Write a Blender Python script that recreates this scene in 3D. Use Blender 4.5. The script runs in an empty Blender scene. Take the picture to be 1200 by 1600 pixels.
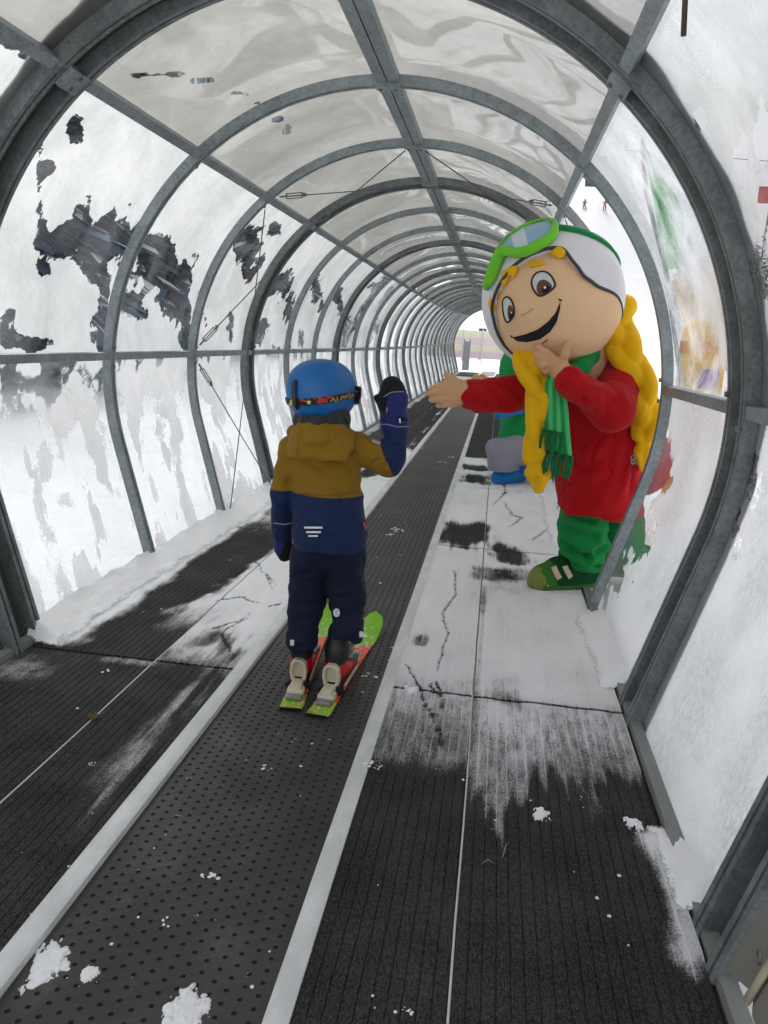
import bpy, bmesh, math, random
import numpy as np
from mathutils import Vector, Matrix
random.seed(7)
SC = bpy.context.scene
COL = SC.collection
rad = math.radians

# ------------------------------------------------------------------ camera
EXPOSURE = 1.12
F_PX = 1200.0
CAM = np.array([.566, 0.0, 1.2])
PITCH, YAW, ROLL = .2210, .1340, .055
def cam_basis():
    cp, sp, cy, sy = math.cos(PITCH), math.sin(PITCH), math.cos(YAW), math.sin(YAW)
    fwd = np.array([-sy*cp, cy*cp, -sp]); right = np.array([cy, sy, 0.0]); up = np.cross(right, fwd)
    c, s = math.cos(ROLL), math.sin(ROLL)
    return c*right + s*up, -s*right + c*up, fwd
CR, CU, CF = cam_basis()
def ray(px, py): return CF + (px-600)/F_PX*CR - (py-800)/F_PX*CU
def aty(px, py, Y):
    d = ray(px, py); return CAM + d*((Y-CAM[1])/d[1])
def atz(px, py, Z=0.0):
    d = ray(px, py); return CAM + d*((Z-CAM[2])/d[2])
def cast(px, py, c, R):
    d = ray(px, py); d = d/np.linalg.norm(d); oc = np.asarray(c)-CAM
    b = d@oc; h2 = oc@oc - b*b
    if h2 < R*R: return CAM + d*(b - math.sqrt(R*R-h2))
    q = CAM + d*b - np.asarray(c)
    return np.asarray(c) + q/np.linalg.norm(q)*R
def project(P):
    d = np.asarray(P)-CAM; z = d@CF
    return 600+F_PX*(d@CR)/z, 800-F_PX*(d@CU)/z
cam = bpy.data.cameras.new('camera'); cam_o = bpy.data.objects.new('camera', cam); COL.objects.link(cam_o)
cam.sensor_fit = 'VERTICAL'; cam.sensor_height = 24.0; cam.lens = 24.0*F_PX/1600.0
cam.clip_start = .02; cam.clip_end = 3000
m = Matrix.Identity(4)
for i in range(3):
    m[i][0] = CR[i]; m[i][1] = CU[i]; m[i][2] = -CF[i]; m[i][3] = CAM[i]
cam_o.matrix_world = m
SC.camera = cam_o

# ------------------------------------------------------------------ helpers
def smooth01(t): t = np.clip(t, 0, 1); return t*t*(3-2*t)
def ss(x, a, b): return smooth01((np.asarray(x, dtype=float)-a)/(b-a))
def _hash(ix, iy, iz, seed):
    h = (ix.astype(np.int64)*374761393 + iy.astype(np.int64)*668265263 + iz.astype(np.int64)*1440670441 + seed*97531) & 0xffffffff
    h = ((h ^ (h >> 13))*1274126177) & 0xffffffff
    h = h ^ (h >> 16)
    return (h & 0xffff)/65535.0
def vnoise(x, y, z=0.0, seed=0):
    x, y, z = np.broadcast_arrays(np.asarray(x, float), np.asarray(y, float), np.asarray(z, float))
    ix, iy, iz = np.floor(x), np.floor(y), np.floor(z)
    fx, fy, fz = x-ix, y-iy, z-iz
    ux, uy, uz = fx*fx*(3-2*fx), fy*fy*(3-2*fy), fz*fz*(3-2*fz)
    r = 0
    for dx in (0, 1):
        for dy in (0, 1):
            for dz in (0, 1):
                w = (ux if dx else 1-ux)*(uy if dy else 1-uy)*(uz if dz else 1-uz)
                r = r + w*_hash(ix+dx, iy+dy, iz+dz, seed)
    return r
def fbm(x, y, z=0.0, oct=4, seed=0):
    a, s, t = 1.0, 0.0, 0.0
    for o in range(oct):
        s = s + a*vnoise(np.asarray(x)*2**o, np.asarray(y)*2**o, np.asarray(z)*2**o, seed+o); t += a; a *= .5
    return s/t
def tag(o, label=None, cat=None, group=None, kind=None):
    if label: o['label'] = label
    if cat: o['category'] = cat
    if group: o['group'] = group
    if kind: o['kind'] = kind
    return o
def empty(name, loc, label, cat, group=None):
    o = bpy.data.objects.new(name, None); COL.objects.link(o); o.location = loc; o.empty_display_size = .1
    return tag(o, label, cat, group)
def root_loc(o):
    l = Vector((0, 0, 0))
    while o: l += o.location; o = o.parent
    return l
def mesh_obj(name, verts, faces, mats, parent=None, smooth=True, fmat=None, attrs=None, recalc=False, loc=None, auto=None):
    """verts in world coordinates; stored relative to the parent thing (or LOC)."""
    v = np.asarray(verts, float)
    off = np.array(root_loc(parent)) if parent else (np.asarray(loc, float) if loc is not None else np.zeros(3))
    me = bpy.data.meshes.new(name)
    me.from_pydata((v-off).tolist(), [], [tuple(map(int, f)) for f in faces])
    for mt in (mats if isinstance(mats, (list, tuple)) else [mats]): me.materials.append(mt)
    if fmat is not None: me.polygons.foreach_set('material_index', np.asarray(fmat, dtype=np.int32))
    if attrs:
        for k, a in attrs.items():
            at = me.attributes.new(k, 'FLOAT', 'POINT'); at.data.foreach_set('value', np.asarray(a, dtype=np.float32))
    if recalc:
        bm = bmesh.new(); bm.from_mesh(me); bmesh.ops.recalc_face_normals(bm, faces=bm.faces); bm.to_mesh(me); bm.free()
    me.polygons.foreach_set('use_smooth', np.full(len(me.polygons), bool(smooth)))
    if auto is not None:
        try: me.set_sharp_from_angle(angle=rad(auto))
        except Exception: pass
    me.update()
    o = bpy.data.objects.new(name, me); COL.objects.link(o)
    if parent: o.parent = parent
    elif loc is not None: o.location = loc
    return o
class MB:
    """collects simple solids in world coordinates"""
    def __init__(s): s.v = []; s.f = []; s.m = []
    def add(s, v, f, mi=0):
        n = len(s.v); s.v.extend([tuple(map(float, p)) for p in v]); s.f.extend([tuple(i+n for i in q) for q in f]); s.m.extend([mi]*len(f)); return s
    def box(s, c, size, R=None, mi=0, bev=0.0):
        hx, hy, hz = [q/2 for q in size]; R = np.eye(3) if R is None else np.asarray(R); c = np.asarray(c, float)
        if bev <= 0:
            v = [(x, y, z) for x in (-hx, hx) for y in (-hy, hy) for z in (-hz, hz)]
            f = [(0, 1, 3, 2), (4, 6, 7, 5), (0, 4, 5, 1), (2, 3, 7, 6), (0, 2, 6, 4), (1, 5, 7, 3)]
        else:
            bm = bmesh.new(); bmesh.ops.create_cube(bm, size=1.0)
            for q in bm.verts: q.co = Vector((q.co.x*2*hx, q.co.y*2*hy, q.co.z*2*hz))
            bmesh.ops.bevel(bm, geom=list(bm.edges), offset=bev, segments=2, affect='EDGES', profile=.6)
            bm.verts.ensure_lookup_table(); v = [tuple(q.co) for q in bm.verts]; f = [tuple(q.index for q in p.verts) for p in bm.faces]; bm.free()
        return s.add([c + R@np.asarray(p) for p in v], f, mi)
    def tube(s, pts, r, n=8, mi=0, cap=True, flat=None, closed=False):
        pts = [np.asarray(p, float) for p in pts]; k = len(pts); rr = r if hasattr(r, '__len__') else [r]*k
        v = []; f = []; up = None
        for i in range(k):
            if closed: t = pts[(i+1) % k]-pts[i-1]
            else: t = pts[min(i+1, k-1)]-pts[max(i-1, 0)]
            t = t/(np.linalg.norm(t)+1e-12)
            if up is None: up = np.array([0, 0, 1.0]) if abs(t[2]) < .9 else np.array([1.0, 0, 0])
            a = np.cross(t, up); a /= np.linalg.norm(a)+1e-12; b = np.cross(a, t); up = b
            for j in range(n):
                an = 2*math.pi*j/n; fl = 1 if flat is None else flat
                v.append(pts[i] + rr[i]*(math.cos(an)*a + math.sin(an)*b*fl))
        for i in range(k if closed else k-1):
            for j in range(n):
                i2 = (i+1) % k
                f.append((i*n+j, i*n+(j+1) % n, i2*n+(j+1) % n, i2*n+j))
        if cap and not closed: f.append(tuple(reversed(range(n)))); f.append(tuple((k-1)*n+j for j in range(n)))
        return s.add(v, f, mi)
    def build(s, name, mats, parent=None, smooth=False, auto=None, recalc=True, loc=None, attrs=None):
        return mesh_obj(name, s.v, s.f, mats, parent, smooth, s.m, attrs, recalc, loc, auto)

# ------------------------------------------------------------------ implicit surfaces
def surfnets(V, lo, h):
    S = V < 0
    n = np.array(V.shape); c = n-1
    cnt = np.zeros(c, np.int32); acc = np.zeros((*c, 3), np.float32)
    def sl(o): return tuple(slice(o[k], o[k]+c[k]) for k in range(3))
    cor = [(i, j, k) for i in (0, 1) for j in (0, 1) for k in (0, 1)]
    for a in cor:
        for ax in range(3):
            if a[ax] == 1: continue
            b = list(a); b[ax] = 1
            va, vb = V[sl(a)], V[sl(b)]; mk = S[sl(a)] != S[sl(b)]
            t = va/np.where(mk, va-vb, 1)
            for k in range(3):
                acc[..., k] += np.where(mk, a[k] + (t if k == ax else 0), 0)
            cnt += mk
    act = cnt > 0
    idx = np.full(c, -1, np.int64); idx[act] = np.arange(act.sum())
    cells = np.argwhere(act)
    verts = (cells + acc[act]/cnt[act][:, None])*h + np.asarray(lo)
    faces = []
    for ax in range(3):
        o1, o2 = [(1, 2), (2, 0), (0, 1)][ax]
        A = [slice(None)]*3; A[ax] = slice(0, n[ax]-1); A[o1] = slice(1, n[o1]-1); A[o2] = slice(1, n[o2]-1)
        B = list(A); B[ax] = slice(1, n[ax])
        mk = S[tuple(A)] != S[tuple(B)]
        e = np.argwhere(mk)
        if not len(e): continue
        ins = S[tuple(A)][mk]
        e[:, o1] += 1; e[:, o2] += 1
        def cell(d1, d2):
            q = e.copy(); q[:, o1] += d1; q[:, o2] += d2; return idx[q[:, 0], q[:, 1], q[:, 2]]
        q = np.stack([cell(-1, -1), cell(0, -1), cell(0, 0), cell(-1, 0)], 1)
        q[~ins] = q[~ins][:, ::-1]
        faces.append(q)
    return verts, np.concatenate(faces)
def smin(a, b, k):
    h = np.clip(.5+.5*(b-a)/k, 0, 1); return b*(1-h)+a*h-k*h*(1-h)
def smax(a, b, k): return -smin(-a, -b, k)
def d_cap(P, a, b, ra, rb=None, sc=None):
    rb = ra if rb is None else rb; a = np.asarray(a, float); b = np.asarray(b, float)
    if sc is not None: P = P*sc; a = a*sc; b = b*sc
    ab = b-a; t = np.clip(((P-a)@ab)/(ab@ab+1e-12), 0, 1)
    return np.linalg.norm(P-a-t[:, None]*ab, axis=1) - (ra+(rb-ra)*t)
def d_ell(P, c, r, R=None):
    q = P-np.asarray(c, float)
    if R is not None: q = q@np.asarray(R)
    r = np.asarray(r, float); k0 = np.linalg.norm(q/r, axis=1); k1 = np.linalg.norm(q/(r*r), axis=1)
    return k0*(k0-1)/np.maximum(k1, 1e-9)
def d_box(P, c, half, r=0.0, R=None):
    q = P-np.asarray(c, float)
    if R is not None: q = q@np.asarray(R)
    q = np.abs(q)-(np.asarray(half)-r)
    return np.linalg.norm(np.maximum(q, 0), axis=1)+np.minimum(q.max(axis=1), 0)-r
def d_chain(P, pts, rs, k=.01, sc=None):
    d = None
    for i in range(len(pts)-1):
        e = d_cap(P, pts[i], pts[i+1], rs[i], rs[i+1], sc); d = e if d is None else smin(d, e, k)
    return d
def implicit(fn, lo, hi, h):
    lo = np.asarray(lo, float); n = np.ceil((np.asarray(hi)-lo)/h).astype(int)+1
    V = np.empty(n, np.float32)
    ys, zs = np.meshgrid(lo[1]+h*np.arange(n[1]), lo[2]+h*np.arange(n[2]), indexing='ij')
    step = max(1, 400000//(n[1]*n[2]))
    for i in range(0, n[0], step):
        xs = lo[0]+h*np.arange(i, min(i+step, n[0]))
        P = np.empty((len(xs), n[1], n[2], 3)); P[..., 0] = xs[:, None, None]; P[..., 1] = ys; P[..., 2] = zs
        V[i:i+len(xs)] = fn(P.reshape(-1, 3)).reshape(len(xs), n[1], n[2])
    V[0] = V[-1] = 1; V[:, 0] = V[:, -1] = 1; V[:, :, 0] = V[:, :, -1] = 1
    return surfnets(V, lo, h)
def vnormals(v, f):
    n = np.zeros_like(v); a, b, c, d = (v[f[:, i]] for i in range(4)); fn = np.cross(c-a, d-b)
    for i in range(4): np.add.at(n, f[:, i], fn)
    return n/(np.linalg.norm(n, axis=1)[:, None]+1e-12)
def relax(v, f, it=2, lam=.5):
    e = np.concatenate([f[:, [0, 1]], f[:, [1, 2]], f[:, [2, 3]], f[:, [3, 0]]])
    for _ in range(it):
        s = np.zeros_like(v); c = np.zeros(len(v))
        np.add.at(s, e[:, 0], v[e[:, 1]]); np.add.at(s, e[:, 1], v[e[:, 0]]); np.add.at(c, e[:, 0], 1); np.add.at(c, e[:, 1], 1)
        v = v + lam*(s/np.maximum(c, 1)[:, None]-v)
    return v
def wrinkle(v, f, amp=.006, freq=(14, 14, 22), seed=1, warp=.02, weight=None):
    n = vnormals(v, f)
    w = fbm(v[:, 0]*6, v[:, 1]*6, v[:, 2]*6, 2, seed+50)-.5
    a = fbm(v[:, 0]*freq[0]+w*warp*100, v[:, 1]*freq[1], v[:, 2]*freq[2]+w*warp*160, 2, seed)
    r = 1-np.abs(2*a-1); r = r*r
    b = fbm(v[:, 0]*9, v[:, 1]*9, v[:, 2]*9, 2, seed+9)-.5
    d = amp*(-1.1*r+.45) + amp*1.2*b
    if weight is not None: d = d*weight
    return v + n*d[:, None]
def solid(name, fn, lo, hi, h, mats, parent, smooth_it=2, wr=None, fold=None, split=None, loc=None):
    v, f = implicit(fn, lo, hi, h); v = relax(v, f, smooth_it)
    if wr: v = wrinkle(v, f, **wr)
    if fold is not None: v = fold(v, vnormals(v, f))
    fm = None
    if split:
        bm = bmesh.new(); bv = [bm.verts.new(p) for p in v]
        for q in f: bm.faces.new([bv[i] for i in q])
        for k, (co, no, sel) in enumerate(split):
            g = [x for x in bm.faces if sel(x.calc_center_median())]
            es = set(e for x in g for e in x.edges); vs = set(q for x in g for q in x.verts)
            bmesh.ops.bisect_plane(bm, geom=g+list(es)+list(vs), plane_co=co, plane_no=no, dist=1e-6)
            co_, no_ = Vector(co), Vector(no)
            for x in bm.faces:
                c = x.calc_center_median()
                if sel(c) and (c-co_).dot(no_) > 0: x.material_index = 1
        bm.verts.index_update()
        v = np.array([q.co[:] for q in bm.verts]); fm = [x.material_index for x in bm.faces]
        f = [[q.index for q in x.verts] for x in bm.faces]; bm.free()
    return mesh_obj(name, v, f, mats, parent, True, fm, recalc=True, loc=loc)

# ------------------------------------------------------------------ materials
def lin(c):
    if isinstance(c, str):
        c = [int(c[i:i+2], 16)/255 for i in (0, 2, 4)]
        c = [q/12.92 if q <= .04045 else ((q+.055)/1.055)**2.4 for q in c]
    return (*c[:3], 1.0)
class NT:
    def __init__(s, name):
        s.mat = bpy.data.materials.new(name); s.mat.use_nodes = True; s.t = s.mat.node_tree; s.t.nodes.clear()
        s.out = s.n('ShaderNodeOutputMaterial')
    def n(s, ty, **kw):
        q = s.t.nodes.new(ty)
        for k, v in kw.items():
            if hasattr(q, k) and k not in q.inputs: setattr(q, k, v)
        return q
    def set(s, sock, v):
        if v is None: return
        if hasattr(v, 'is_output'): s.t.links.new(v, sock)
        elif isinstance(v, (tuple, list)) and hasattr(sock, 'default_value') and len(v) != len(sock.default_value): sock.default_value = (*v[:3],) if len(sock.default_value) == 3 else (*v, 1.0)
        else: sock.default_value = v
    def math(s, op, a, b=None, c=None, clamp=False):
        q = s.t.nodes.new('ShaderNodeMath'); q.operation = op; q.use_clamp = clamp
        for i, x in enumerate((a, b, c)): s.set(q.inputs[i], x)
        return q.outputs[0]
    def pos(s): return s.n('ShaderNodeNewGeometry').outputs['Position']
    def obj(s): return s.n('ShaderNodeTexCoord').outputs['Object']
    def scale(s, v, sc):
        q = s.n('ShaderNodeMapping'); s.set(q.inputs['Vector'], v); q.inputs['Scale'].default_value = sc if hasattr(sc, '__len__') else (sc,)*3; return q.outputs[0]
    def noise(s, v, sc=5, det=3, rough=.5, dist=0.0):
        q = s.n('ShaderNodeTexNoise'); s.set(q.inputs['Vector'], v)
        q.inputs['Scale'].default_value = sc; q.inputs['Detail'].default_value = det; q.inputs['Roughness'].default_value = rough; q.inputs['Distortion'].default_value = dist
        return q.outputs[0]
    def voronoi(s, v, sc=5, out='Distance'):
        q = s.n('ShaderNodeTexVoronoi'); s.set(q.inputs['Vector'], v); q.inputs['Scale'].default_value = sc; return q.outputs[out]
    def attr(s, name):
        q = s.n('ShaderNodeAttribute'); q.attribute_name = name; return q.outputs['Fac']
    def step(s, v, a, b):
        q = s.n('ShaderNodeMapRange'); q.interpolation_type = 'SMOOTHSTEP'; s.set(q.inputs[0], v); q.inputs[1].default_value = a; q.inputs[2].default_value = b; return q.outputs[0]
    def mix(s, f, a, b):
        q = s.n('ShaderNodeMix'); q.data_type = 'RGBA'; s.set(q.inputs[0], f); s.set(q.inputs[6], a); s.set(q.inputs[7], b); return q.outputs[2]
    def mixs(s, f, a, b):
        q = s.n('ShaderNodeMixShader'); s.set(q.inputs[0], f); s.t.links.new(a, q.inputs[1]); s.t.links.new(b, q.inputs[2]); return q.outputs[0]
    def bump(s, h, strength=.5, dist=.01):
        q = s.n('ShaderNodeBump'); s.set(q.inputs['Height'], h); q.inputs['Strength'].default_value = strength; q.inputs['Distance'].default_value = dist; return q.outputs[0]
    def bsdf(s, col, rough=.6, metal=0.0, normal=None, spec=None, sheen=None, coat=None, sss=None):
        q = s.n('ShaderNodeBsdfPrincipled'); s.set(q.inputs['Base Color'], col); s.set(q.inputs['Roughness'], rough); s.set(q.inputs['Metallic'], metal)
        if normal is not None: s.set(q.inputs['Normal'], normal)
        if spec is not None: q.inputs['Specular IOR Level'].default_value = spec
        if sheen: q.inputs['Sheen Weight'].default_value = sheen
        if coat: q.inputs['Coat Weight'].default_value = coat
        if sss: q.inputs['Subsurface Weight'].default_value = sss; q.inputs['Subsurface Radius'].default_value = (.02, .02, .02)
        return q.outputs[0]
    def done(s, sh): s.t.links.new(sh, s.out.inputs['Surface']); return s.mat
def plain(name, col, rough=.6, metal=0.0, var=.12, nscale=30, bump=.15, bscale=120, bdist=.003, sheen=None, spec=None, coat=None):
    t = NT(name); p = t.pos(); c = lin(col)
    n = t.noise(p, nscale, 4, .6)
    a = tuple(q*(1-var) for q in c[:3])+(1,); b = tuple(min(1, q*(1+var)) for q in c[:3])+(1,)
    nm = t.bump(t.noise(p, bscale, 3, .6), bump, bdist) if bump else None
    return t.done(t.bsdf(t.mix(n, a, b), rough, metal, nm, spec, sheen, coat))
def fabric(name, col, rough=.85, sheen=.2, weave=900, var=.15):
    t = NT(name); p = t.pos(); c = lin(col)
    n = t.noise(p, 18, 4, .6); w = t.noise(p, weave, 2, .6)
    a = tuple(q*(1-var) for q in c[:3])+(1,); b = tuple(min(1, q*(1+var)) for q in c[:3])+(1,)
    h = t.math('ADD', t.math('MULTIPLY', t.noise(p, 60, 5, .7), .6), t.math('MULTIPLY', t.noise(p, 220, 3, .7), .35))
    return t.done(t.bsdf(t.mix(t.math('ADD', t.math('MULTIPLY', n, .4), t.math('ADD', t.math('MULTIPLY', t.noise(p, 150, 3, .7), .4), t.math('MULTIPLY', w, .2))), a, b), rough, 0, t.bump(h, .45, .005), .3, sheen))
def galv(name, base, dark, metal=.35, rough=.5):
    t = NT(name); p = t.pos()
    v = t.voronoi(p, 95, 'Color'); n = t.noise(p, 9, 5, .65); s2 = t.noise(t.scale(p, (40, 40, 6)), 1.0, 4, .6)
    bw = t.n('ShaderNodeSeparateColor'); t.set(bw.inputs[0], v)
    f = t.math('ADD', t.math('MULTIPLY', bw.outputs[0], .16), t.math('ADD', t.math('MULTIPLY', n, .64), t.math('MULTIPLY', s2, .2)))
    c = t.mix(t.step(f, .25, .75), lin(dark), lin(base))
    r = t.math('ADD', t.math('MULTIPLY', n, .25), rough-.1)
    return t.done(t.bsdf(c, r, metal, t.bump(f, .12, .002)))
M = {}
M['galv'] = galv('galvanised_steel', '9AA3A6', '6E7779')
M['galv_dark'] = galv('weathered_galvanised_steel', '83898A', '575C5D', .3, .55)
M['seal'] = plain('rubber_seal', '2B2E30', .7, var=.2)
M['joint'] = plain('joint_cover_sheet', '8A8680', .75, var=.12, nscale=7)
M['cable'] = plain('wire_rope_steel', '5A5D5E', .45, .6)
M['bolt'] = plain('zinc_bolt', '7C8080', .4, .6)
M['sill'] = plain('grey_sill_board', '7E8080', .7, var=.2, nscale=12)
M['rod'] = plain('rusty_rod', '4A3A34', .8, var=.3)
M['canvas'] = fabric('grey_canvas', '75736D', .85, .1, 500)
M['zip'] = plain('beige_zip', 'B9AF98', .6)
# ------------------------------------------------------------------ tunnel geometry
ZC, RT = .967, 1.306
YEND = 28.57
def warp(v):
    v = np.asarray(v, float).copy(); t = np.clip((v[..., 1]-12)/(YEND-12), 0, 1.4)**2
    v[..., 0] += .25*t; v[..., 2] += .2*t; return v
LS, A0 = .646, rad(-15.3)
S_RAIL = LS+(rad(3.5)-A0)*RT; S_PURL = LS+(rad(49.7)-A0)*RT; S_TOP = LS+(rad(90)-A0)*RT
TX, TZ = RT*math.cos(A0), ZC+RT*math.sin(A0)
def prof(s, off=0.0):
    """arc length from the floor up the right wall -> x, z at radial offset OFF (outwards)"""
    s = np.asarray(s, float); a = A0+(s-LS)/RT; a = np.where(s < LS, A0, a)
    nx, nz = np.cos(a), np.sin(a)
    bx, bz = RT*np.cos(a), ZC+RT*np.sin(a)
    tx, tz = -math.sin(A0), math.cos(A0)      # tangent going up at the joint
    bx = np.where(s < LS, TX+(s-LS)*tx, bx); bz = np.where(s < LS, TZ+(s-LS)*tz, bz)
    return bx+nx*off, bz+nz*off
def full_profile(n=64, off=0.0):
    s = np.concatenate([[0, LS*.5], np.linspace(LS, S_TOP, n)])
    x, z = prof(s, off); return np.concatenate([x, -x[::-1][1:]]), np.concatenate([z, z[::-1][1:]])
HOOP_PAIRS = [(1.38, 1.50)] + [(2.43+3.25*k, 2.57+3.25*k) for k in range(9)]
SINGLES = [y for k in range(8) for y in (2.57+3.25*k+1.03, 2.57+3.25*k+2.08)]
def hoop_mesh(y, n, name, mat, label, group):
    w, d = .046, .044
    cs = [(-w/2, 0), (-w/2, d), (w/2, d), (w/2, 0), (.005, 0), (.005, .02), (-.005, .02), (-.005, 0)] if n > 30 else [(-w/2, 0), (-w/2, d), (w/2, d), (w/2, 0)]
    V = []
    for (dy, r) in cs:
        x, z = full_profile(n, r-.008); V.append(np.stack([x, np.full_like(x, y+dy), z], 1))
    V = np.stack(V, 1); k, c = V.shape[:2]; F = []
    for i in range(k-1):
        for j in range(c): F.append((i*c+j, i*c+(j+1) % c, (i+1)*c+(j+1) % c, (i+1)*c+j))
    F.append(tuple(range(c))); F.append(tuple((k-1)*c+j for j in reversed(range(c))))
    loc = warp(np.array([0, y, 0.0]))
    return mesh_obj(name, warp(V.reshape(-1, 3)), F, mat, TUN, True, recalc=True, auto=30)
ORD = ['first', 'second', 'third', 'fourth', 'fifth', 'sixth', 'seventh', 'eighth', 'ninth', 'tenth']
TUN = empty('conveyor_tunnel', (0, 1.38, 0), 'long arched tunnel of galvanised hoops and snow-patched clear plastic over the conveyor belt', 'tunnel')
hoops = []
hy = [(y, True) for p in HOOP_PAIRS for y in p]+[(y, False) for y in SINGLES]
hy.sort()
for i, (y, dbl) in enumerate(hy):
    lab = None
    h = hoop_mesh(y, 72 if i < 8 else (44 if i < 14 else 26), 'tunnel_arch', M['galv_dark'] if dbl else M['galv'], lab, 'steel arches of the tunnel')
    hoops.append(h)
# brackets and bolts are parts of the near arches
def bracket(parent, y, s, side, w=.06, dy=.07):
    x, z = prof(np.array([s]), -.02); a = A0+(s-LS)/RT if s > LS else A0
    x = float(x[0])*side; z = float(z[0]); a = a if side > 0 else math.pi-a
    n = np.array([math.cos(a), 0, math.sin(a)]); t = np.array([-math.sin(a), 0, math.cos(a)]); R = np.stack([t, [0, 1, 0], n], 1)
    b = MB(); b.box((x, y, z), (w, dy, .005), R, bev=.0015); b.box(np.array([x, y-dy/2+.003, z])+n*.012, (w, .005, .03), R, bev=.0015)
    b.build('bracket', M['galv'], parent, auto=40)
    for k in (-.3, .3):
        c = np.array([x, y+.01, z])+t*(k*w)-n*.004
        q = MB(); q.tube([c+n*.004, c-n*.006], .008, 6); q.build('bolt', M['bolt'], parent)
for hi in (2, 3):
    for s in (S_PURL-.01, ):
        if hi == 2:
            for sd in (1, -1): bracket(hoops[hi], hy[hi][0]+.07, s, sd, .075, .1)
for hi in (4, 5, 6, 8):
    bracket(hoops[hi], hy[hi][0]-.02, S_TOP, 1, .11, .05)
for hi, s_off in [(q, S_PURL-.045) for q in (4, 5, 6)]+[(q, S_RAIL+.045) for q in (3, 4, 5, 6, 7, 8)]+[(q, S_RAIL-.05) for q in (2, 4, 5)]:
    for sd in (1, -1):
        s = s_off; x, z = prof(np.array([s]), -.012); q = MB()
        c = np.array([x[0]*sd, hy[hi][0]-.012, z[0]]); n = np.array([c[0], 0, c[2]-ZC])/RT
        q.tube([c, c-n*.012], .01, 6); q.build('bolt', M['bolt'], hoops[hi])
# joint covers behind the double arches (opaque collars)
for k, (ya, yb) in enumerate(HOOP_PAIRS[:5]):
    wa, wb = (.10, .07) if k < 2 else (.02, .02)
    if k == 0: wa = .0
    x, z = full_profile(60, .043); rows = []
    for j, yy in enumerate(np.linspace(ya-wa, yb+wb, 7)):
        wob = (fbm(np.arange(len(x))*.16, np.full(len(x), 3.0+k+(j > 3)), 0, 3, 5)-.5)*.10*(j in (0, 6)) if k < 2 else 0
        rows.append(np.stack([x, np.full_like(x, yy)+wob, z], 1))
    V = np.stack(rows); r, c = V.shape[:2]
    F = [(i*c+j, i*c+j+1, (i+1)*c+j+1, (i+1)*c+j) for i in range(r-1) for j in range(c-1)]
    o = mesh_obj('joint_cover', V.reshape(-1, 3), F, M['joint'], TUN, True)
    g = MB(); x, z = full_profile(60, .03); ym = (ya+yb)/2
    for q in range(len(x)-1):
        a = np.array([x[q], ym, z[q]]); b = np.array([x[q+1], ym, z[q+1]])
        g.add([a+(0, -.03, 0), a+(0, .03, 0), b+(0, .03, 0), b+(0, -.03, 0)], [(0, 1, 2, 3)])
    mesh_obj('gasket', g.v, g.f, M['seal'], o, True)
# purlins
def rail(name, s, side, y0, y1, label, w=.04, d=.035, off=-.004, twin=False):
    ys = np.concatenate([[y0], np.arange(math.ceil(y0), y1, 1.0), [y1]])
    x, z = prof(np.array([s]), 0); a = A0+(s-LS)/RT; x = float(x[0])*side; z = float(z[0]); a = a if side > 0 else math.pi-a
    n = np.array([math.cos(a), 0, math.sin(a)]); t = np.array([-math.sin(a), 0, math.cos(a)])
    mb = MB()
    for tt in ((-.026, .026) if twin else (0,)):
        ww = .046 if twin else w
        cs = [(-ww/2, off), (ww/2, off), (ww/2, off+d), (-ww/2, off+d)]
        V = []; k = len(ys)
        for yy in ys:
            for (p, q) in cs: V.append(np.array([x, yy, z])+t*(p+tt)+n*q)
        F = [(i*4+j, i*4+(j+1) % 4, (i+1)*4+(j+1) % 4, (i+1)*4+j) for i in range(k-1) for j in range(4)]+[(0, 1, 2, 3), tuple((k-1)*4+j for j in (3, 2, 1, 0))]
        mb.add(warp(np.array(V)), F)
    if twin:
        V = []
        for yy in ys:
            for p in (-.004, .004): V.append(np.array([x, yy, z])+t*p+n*(off+.02))
        mb.add(warp(np.array(V)), [(i*2, i*2+1, i*2+3, i*2+2) for i in range(len(ys)-1)], 1)
    return mb.build(name, [M['galv'], M['seal']], TUN, auto=30)
rail('ridge_beam', S_TOP, 1, 1.3, YEND+.1, 'double ridge beam running along the crown of the tunnel', twin=True)
rail('side_rail', S_RAIL, -1, 1.3, YEND, 'waist-high rail along the left tunnel wall', w=.036)
rail('side_rail', S_RAIL, 1, 1.3, 2.42, 'short waist-high rail at the right edge, on the camera side of the first double arch')
rail('side_rail', S_RAIL, 1, 2.58, 3.585, 'short waist-high rail on the right, between the big double arch and the costumed girl')
rail('side_rail', S_RAIL, 1, 4.66, YEND, 'waist-high rail along the right wall beyond the costumed girl')
rail('roof_rail', S_PURL, -1, 1.3, YEND, 'roof rail along the left haunch of the tunnel')
rail('roof_rail', S_PURL, 1, 1.3, YEND, 'roof rail along the right haunch of the tunnel, above the costumed girl')

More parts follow.
